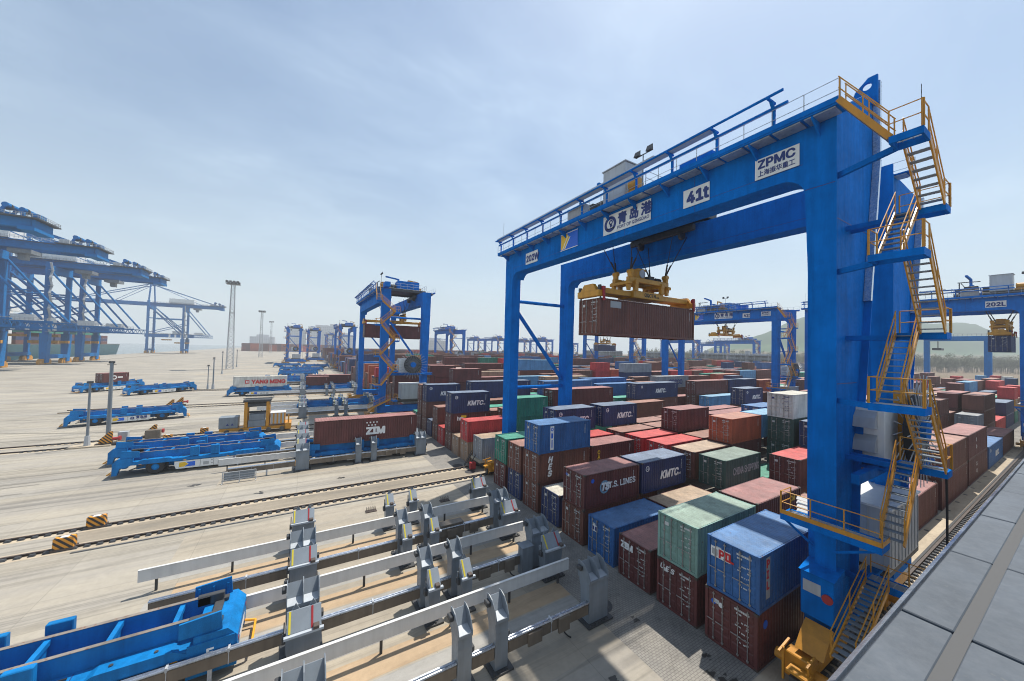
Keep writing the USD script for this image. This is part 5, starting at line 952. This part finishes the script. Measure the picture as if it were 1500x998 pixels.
copy(container_kit(L20, S_, 'grey', 'tan'), 'shipping_container', 'single light grey container on a low wagon beside the green one', 'container', (18.9, 38.4, 1.06), 0, 'containers stacked in the yard blocks')

# ------------------------------------------------------------------ the roof the picture is taken from
t = thing('terminal_building', 'grey flat roof edge of the building in the lower right corner', 'building', (0, 0, 0))
part(t, 'wall', MB().box(-14, -16, 0.01, 150, .55, 12.70), 'house_grey')
RZ = 12.9
for i in range(-4, 26):
    a, b = -.81 + 1.386 * i + .012, -.81 + 1.386 * (i + 1) - .012
    dz = (.0, .003, -.002, .0015)[i % 4]
    part(t, 'roof_panel', MB().cbox(a, .476, RZ - .05, b, .688, RZ + dz, .006), 'roof_membrane'); part(t, 'roof_panel', MB().cbox(a, -.86, RZ - .05, b, .412, RZ + dz, .006), 'roof_membrane')
part(t, 'seam_strip', MB().box(-6.3, .412, RZ - .05, 35.3, .476, RZ - .006), 'seam_strip')
part(t, 'roof_deck', MB().box(-14, -16, 12.701, 150, .56, RZ - .055), 'roof_membrane'); part(t, 'roof_panel', MB().box(-6.3, -15, RZ - .05, 35, -.88, RZ), 'roof_membrane'); part(t, 'roof_panel', MB().box(35.4, -15, RZ - .05, 150, .69, RZ), 'roof_membrane')
ed = MB(); x = -6.0
while x < 35: L = 1.386; ed.hull([(x, .70, RZ - .10), (x + L - .01, .70, RZ - .10), (x, .70, RZ + .006), (x + L - .01, .70, RZ + .006), (x, .735, RZ - .10), (x + L - .01, .735, RZ - .10), (x, .728, RZ - .012 + .004 * math.sin(x * 5)), (x + L - .01, .728, RZ - .012)]); x += L
ed.box(35.4, .70, RZ - .1, 150, .73, RZ)
part(t, 'edge_flashing', ed, 'bright_metal')

# ------------------------------------------------------------------ quay: ship-to-shore cranes, ship, far buildings, racks, trees
QUAY = kit('quay_crane_kit')
def build_quay(k):
    m = 'quay_crane_blue'; W = 10.0
    for y in (-W, W):
        part(k, 'landside_leg', MB().hull([(a, y + b, .9) for a in (-1.2, 1.2) for b in (-1.6, 1.6)] + [(a, y + b, 17) for a in (-1.7, 1.7) for b in (-1.5, 1.5)]).cbox(-1.0, y - .9, 17, 1.0, y + .9, 56, .1), m)
        part(k, 'waterside_leg', MB().cbox(-31.0, y - 1.0, .9, -29.0, y + 1.0, 60, .1), m)
        part(k, 'main_girder', MB().cbox(-95, y * .45 - .8, 54.5, 34, y * .45 + .8, 58.2, .1), m)
        for (a, b) in (((-.5, 53), (21, 22.5)), ((-29, 53), (-2, 22.0)), ((-.5, 24), (-29, 53))): part(k, 'diagonal_strut', MB().tube((a[0], y, a[1]), (b[0], y, b[1]), .5, 8), m)
        part(k, 'lower_girder', MB().cbox(-32, y - .7, 18.5, 6, y + .7, 22.0, .1), m)
        tr = MB().bar((6, y, 21.7), (24, y, 21.7), .5, .6).bar((6, y, 19.0), (24, y, 19.0), .5, .6)
        for i in range(9): tr.bar((6 + 2 * i, y, 19.1), (7 + 2 * i, y, 21.6), .25).bar((7 + 2 * i, y, 21.6), (8 + 2 * i, y, 19.1), .25)
        part(k, 'truss', tr, m)
        part(k, 'stay', MB().bar((-30, y * .6, 79), (30, y * .45, 58.5), .6, .8), m); part(k, 'stay', MB().bar((-30, y * .6, 79), (-88, y * .45, 58.5), .6, .8), m); part(k, 'mast_leg', MB().bar((-30, y, 59), (-30, y * .55, 80), 1.1, 1.4), m)
        for x in (-30, 0):
            for d in (-2.7, 2.7): part(k, 'bogie', MB().hull([(x + a, y + d + b, z) for a in (-.7, .7) for b, z in ((-2.4, .1), (2.4, .1), (-2.4, 1.9), (2.4, 1.9), (-.9, 3.0), (.9, 3.0))]), 'safety_orange')
    for x in (-30, 0): part(k, 'portal_sill', MB().cbox(x - 1.3, -11.5, 3.05, x + 1.3, 11.5, 5.2, .1), m)
    part(k, 'cross_girder', MB().cbox(-1.3, -W, 50.5, 1.3, W, 54.4, .1), m); part(k, 'cross_girder', MB().cbox(-31.3, -W, 50.5, -28.7, W, 54.4, .1), m); part(k, 'mast_head', MB().cbox(-31, -6.2, 78.6, -29, 6.2, 80.4, .1), m)
    part(k, 'girder_end', MB().cbox(31, -6.0, 53.6, 35.2, 6.0, 55.2, .1).cbox(34.2, -5.6, 55.2, 35, 5.6, 57.8, .1), m)
    part(k, 'end_platform', MB().box(22, -7.2, 57.9, 36.5, 7.2, 58.3), 'machinery_dark')
    part(k, 'sheave_frames', MB().bar((25, -3, 58.3), (27, -3, 62.5), .8).bar((25, 3, 58.3), (27, 3, 62.5), .8).bar((31, -3, 58.3), (31, -3, 61.6), .9).bar((31, 3, 58.3), (31, 3, 61.6), .9).tube((27, -3.6, 62.4), (27, 3.6, 62.4), .9, 10).tube((31, -3.6, 61.4), (31, 3.6, 61.4), .8, 10).cbox(33, -2, 58.3, 34.8, 2, 60.6), m)
    part(k, 'handrail', railing(MB(), [(-28, 6.0, 58.3), (22, 6.0, 58.3), (36.3, 7.0, 58.3), (36.3, -7.0, 58.3), (22, -7.0, 58.3), (-28, -6.0, 58.3)], h=1.3, r=.07), 'house_grey')
    part(k, 'machine_house', MB().cbox(-14, -6, 58.4, 8, 6, 64, .1), 'panel_white')
    part(k, 'transfer_platform', MB().box(-31, -9.2, 22.01, 6, 9.2, 22.5), 'machinery_dark'); part(k, 'platform_cabin', MB().cbox(-10, -6, 22.6, -1, 2, 26.0, .1), 'panel_white'); part(k, 'platform_cabin', MB().cbox(9, -4, 22.2, 16, 3, 25.0, .1), 'panel_white')
    ws = MB()
    for x in (-12, -7, -2, 2.6): ws.box(x, -10.73, 18.6, x + 1.6, -10.702, 21.9)
    part(k, 'white_bands', ws, 'panel_white')
    part(k, 'hanging_gear', MB().cbox(-8, -6, 11.5, 3, -4.6, 13.0).cbox(-8, 4.6, 11.5, 3, 6, 13.0).cbox(-20, -3, 15, -12, 3, 16.4), 'spreader_yellow')
    for y in (-W, W):
        part(k, 'diagonal_strut', MB().tube((-1, y, 34), (-29, y, 24), .4, 8), m); part(k, 'tie_tube', MB().tube((-29, y, 40), (-1, y, 40), .45, 8), m)
        part(k, 'stay', MB().tube((-30, y * .55, 79.5), (14, y * .45, 58.5), .22, 6), m); part(k, 'stay', MB().tube((-30, y * .55, 79.5), (-58, y * .45, 58.5), .25, 6), m)
    part(k, 'main_trolley', MB().cbox(7, -4, 52.4, 14, 4, 54.2, .1).cbox(9, -1.5, 49.8, 11.5, 1.5, 52.4, .1), 'stand_grey')
    for i in range(6): part(k, 'girder_tie', MB().cbox(-80 + 20 * i, -3.6, 55.4, -79 + 20 * i, 3.6, 56.4, .05), m)
    part(k, 'walkway', MB().box(-28, -7.0, 57.3, 22, -5.9, 57.5).box(-28, 5.9, 57.3, 22, 7.0, 57.5), 'machinery_dark')
    part(k, 'handrail', railing(MB(), [(-31, -10.9, 22.0), (24, -10.9, 22.0)], h=1.3, r=.07), 'house_grey')
    for x in (27, 31): part(k, 'sheave', MB().lathe([(0, -.3), (1.25, -.3), (1.25, .3), (0, .3)], (x, -1.6, 62 if x < 30 else 61), 'y', 14), 'machinery_dark')
    part(k, 'end_cabinet', MB().cbox(22.5, 3, 58.31, 25, 6, 61, .05), 'machinery_dark'); part(k, 'end_cabinet', MB().cbox(23, -6, 58.31, 26, -3.5, 60.4, .05), 'house_grey')
    st = MB()
    for i in range(9): z = 18 + 4.2 * i; s = 1 if i % 2 else -1; st.bar((1.6, -W - 1.6 - s, z), (1.6, -W - 1.6 + s, z + 4.2), .9, .2).box(1.0, -W - 3.3, z - .1, 2.6, -W - 1.0, z)
    part(k, 'stairs', st, 'house_grey')
build_quay(QUAY)
for v, lab in ((206, 'ship-to-shore crane cut by the left picture edge, only its tail showing'), (252, 'second ship-to-shore crane from the left edge'), (306, 'ship-to-shore crane in the middle of the near group of three'), (341, 'ship-to-shore crane, rightmost of the near group'), (562, 'farthest ship-to-shore crane standing apart on the right')):
    copy(QUAY, 'quay_crane', lab, 'quay crane', (-121, v, 0), 0, 'blue ship-to-shore cranes along the quay')
crane_rail(-9999, '', 0) if False else None
solo('quay_rail', MB().box(-121.1, -200, .01, -120.9, 900, .14), 'rail_steel', 'crane rail along the quay below the ship-to-shore cranes', 'rail'); 
t = thing('container_ship', 'teal hulled container ship moored behind the quay cranes', 'ship', (0, 0, 0))
def hull_ship():
    ys = np.linspace(330, 545, 30); V, F = [], []
    for y in ys:
        e = max(0, (y - 505) / 40.0); b = 16 * (1 - e * e) if e < 1 else .3; b = max(b, .4)
        V += [(-176 - b * .8, y, -3.4), (-176 - b, y, 9.5), (-176 + b, y, 9.5), (-176 + b * .8, y, -3.4)]
    for i in range(len(ys) - 1):
        a = 4 * i
        for j in range(4): F.append((a + j, a + (j + 1) % 4, a + 4 + (j + 1) % 4, a + 4 + j))
    V = np.array(V); return MB().add(V, F).add(V[:4], [(0, 1, 2, 3)])
part(t, 'hull', hull_ship(), 'ship_teal'); part(t, 'deck', MB().box(-190, 332, 9.6, -162, 520, 9.9), 'duct_brown')
part(t, 'bridge', MB().cbox(-189, 352, 9.9, -163, 364, 34, .2).cbox(-193, 353, 31, -159, 361, 34.2, .2), 'panel_white'); part(t, 'funnel', MB().cbox(-179, 342, 9.9, -173, 349, 33, .3), 'ship_teal')
for i in range(9):
    for j, c in enumerate(('brown', 'navy', 'maroon', 'green')):
        if (i + j) % 4 != 3 or j < 2: solo('shipping_container', MB().box(-188, 370 + 14.5 * i, 10.0 + 2.62 * j, -164, 382 + 14.5 * i, 12.55 + 2.62 * j), look(c), f"{c} tier {ORD[j]} from below in the {ORD[i]} bay on the ship", 'container stack', 'container tiers on the ship')
t = None
def tower(px, v, w, d, h, label, crown=0):
    u = v * ray_ratio(px); t = thing('city_tower', label, 'building', (u, v, 0), 0, 'hazy city towers on the skyline')
    part(t, 'walls', MB().box(-w / 2, -d / 2, 0, w / 2, d / 2, h), 'tower_pale'); win = MB()
    for i in range(int(h / 6)):
        for j in range(int(w / 7)): win.box(-w / 2 + 2 + j * 7, -d / 2 - .3, 3 + i * 6, -w / 2 + 6 + j * 7, -d / 2 - .05, 6.5 + i * 6)
    part(t, 'windows', win, 'stand_grey', kind='stuff'); part(t, 'roof_block', MB().box(-w / 4, -d / 4, h + .02, w / 4, d / 4, h + 8), 'tower_pale')
for px, v, w, d, h, lab in ((434, 1500, 60, 40, 66, 'pale hazy tower behind the leftmost small crane'), (471, 1480, 86, 40, 78, 'broad pale tower behind the skyline cranes'), (487, 1560, 40, 40, 88, 'slim pale tower right of the broad one'), (505, 1430, 70, 40, 50, 'low pale block behind the skyline cranes'), (635, 1250, 90, 50, 40, 'faint low block right of the orange-stair crane'), (385, 1700, 80, 50, 40, 'faint low block left of the skyline cranes')): tower(px, v, w, d, h, lab)
RACK = kit('reefer_rack_kit')
def build_rack(k):
    for i in range(7): part(k, 'rack_post', MB().cbox(0, 1.0 + i * 4.4, 0, .8, 1.6 + i * 4.4, 15.6), 'rack_grey')
    for z in (2.8, 5.6, 8.4, 11.2, 14.0): part(k, 'rack_floor', MB().box(-.6, .4, z, 3.0, 28.6, z + .25), 'rack_grey'); part(k, 'handrail', railing(MB(), [(-.5, .4, z + .25), (-.5, 28.6, z + .25)], h=1.1, r=.06), 'house_grey')
    part(k, 'back_panel', MB().box(3.05, .4, 0, 3.2, 28.6, 15.4), 'rack_grey'); part(k, 'stair_tower', MB().cbox(.9, 14, 0, 2.9, 16.5, 17.5, .1), 'house_grey')
build_rack(RACK)
for i in range(6): copy(RACK, 'reefer_rack', f"{['rightmost', 'second from right', 'third from right', 'third from left', 'second from left', 'leftmost'][i]} grey steel reefer rack before the hill", 'steel rack', (U_END + 14 + 5 * (i % 2), 118 + 33.1 * i, 0), 0, 'grey reefer racks at the far end of the yard')
# small gantry of the rail yard on the right, with fence and trees
t = thing('rail_gantry', 'low pale blue gantry in front of the trees at right', 'gantry crane', (262, 26.6, 0))
part(t, 'girder', MB().cbox(0, -.5, 23.4, 2, 19.4, 25.6, .1), 'quay_crane_blue'); part(t, 'leg', MB().cbox(0, -.5, 0, 2, 1.6, 23.38, .1), 'quay_crane_blue'); part(t, 'leg', MB().cbox(0, 17.6, 0, 2, 19.4, 23.38, .1), 'quay_crane_blue'); part(t, 'trolley', MB().cbox(-1, 12.5, 25.65, 3, 17, 27.2, .1).bar((1, 15, 20), (1, 15, 23.3), .3).cbox(-2, 13.6, 19, 4, 16.4, 20, .1), 'machinery_dark'); part(t, 'handrail', railing(MB(), [(-.2, -.5, 25.6), (-.2, 19.4, 25.6)], r=.05), 'house_grey')
def crown(seed, r, h, z0, n=260):
    q = np.random.default_rng(seed); V, F = [], []
    cl = q.normal(size=(9, 3)) * (r * .42, r * .42, h * .22) + (0, 0, z0 + h * .5)
    for i in range(n):
        c = cl[q.integers(9)] + q.normal(size=3) * (r * .22, r * .22, h * .11); a, b = q.normal(size=3), q.normal(size=3); a /= np.linalg.norm(a); b -= a * (a @ b); b /= np.linalg.norm(b); s = q.uniform(.25, .6)
        V += [c - a * s, c + b * s * .6, c + a * s, c - b * s * .6]; F.append((4 * i, 4 * i + 1, 4 * i + 2, 4 * i + 3))
    return np.array(V), np.array(F)
wood = UsdGeom.PointInstancer.Define(stage, '/World/wood'); data(wood.GetPrim(), kind='stuff', label='band of thin trees in front of the hill')
tp = []
for s in range(4):
    p = f'/World/wood/slim_tree_{s:03d}'; UsdGeom.Xform.Define(stage, p); part(p, 'trunk', MB().tube((0, 0, 0), (0, 0, 9), .2, 5, .06), 'bark'); part(p, 'crown', crown(s, 2.6, 8.5, 3.2), 'leaf_green'); tp.append(Sdf.Path(p))
rt = random.Random(3); ps, ix, sc = [], [], []
for i in range(1700):
    ang = rt.uniform(930, 1620); d = rt.uniform(400, 640) if ang > 1290 else rt.uniform(520, 760); r = W2C.T @ np.array([(ang - 750) / 517.2, 0, 1.0]); ps.append(Gf.Vec3f(float(r[0] * d), float(r[1] * d), 0)); ix.append(rt.randrange(4)); s = rt.uniform(.9, 1.7); sc.append(Gf.Vec3f(s, s, s * 1.05))
wood.CreatePrototypesRel().SetTargets(tp); wood.CreateProtoIndicesAttr(Vt.IntArray(ix)); wood.CreatePositionsAttr(Vt.Vec3fArray(ps)); wood.CreateScalesAttr(Vt.Vec3fArray(sc))

# ------------------------------------------------------------------ the hazy sea air over the whole terminal
usdkit.material(stage, '/World/Looks/haze_air', {'v': ('principled_volume', {'color': (0.965, 0.985, 1.0), 'density': 0.0004, 'anisotropy': 0.0})}, volume='v.volume')
p = part('/World', 'haze', MB().box(-2500, -320, -5.0, 2520, 2520, 245), 'haze_air'); data(stage.GetPrimAtPath(p), kind='stuff', label='pale coastal haze over the terminal')
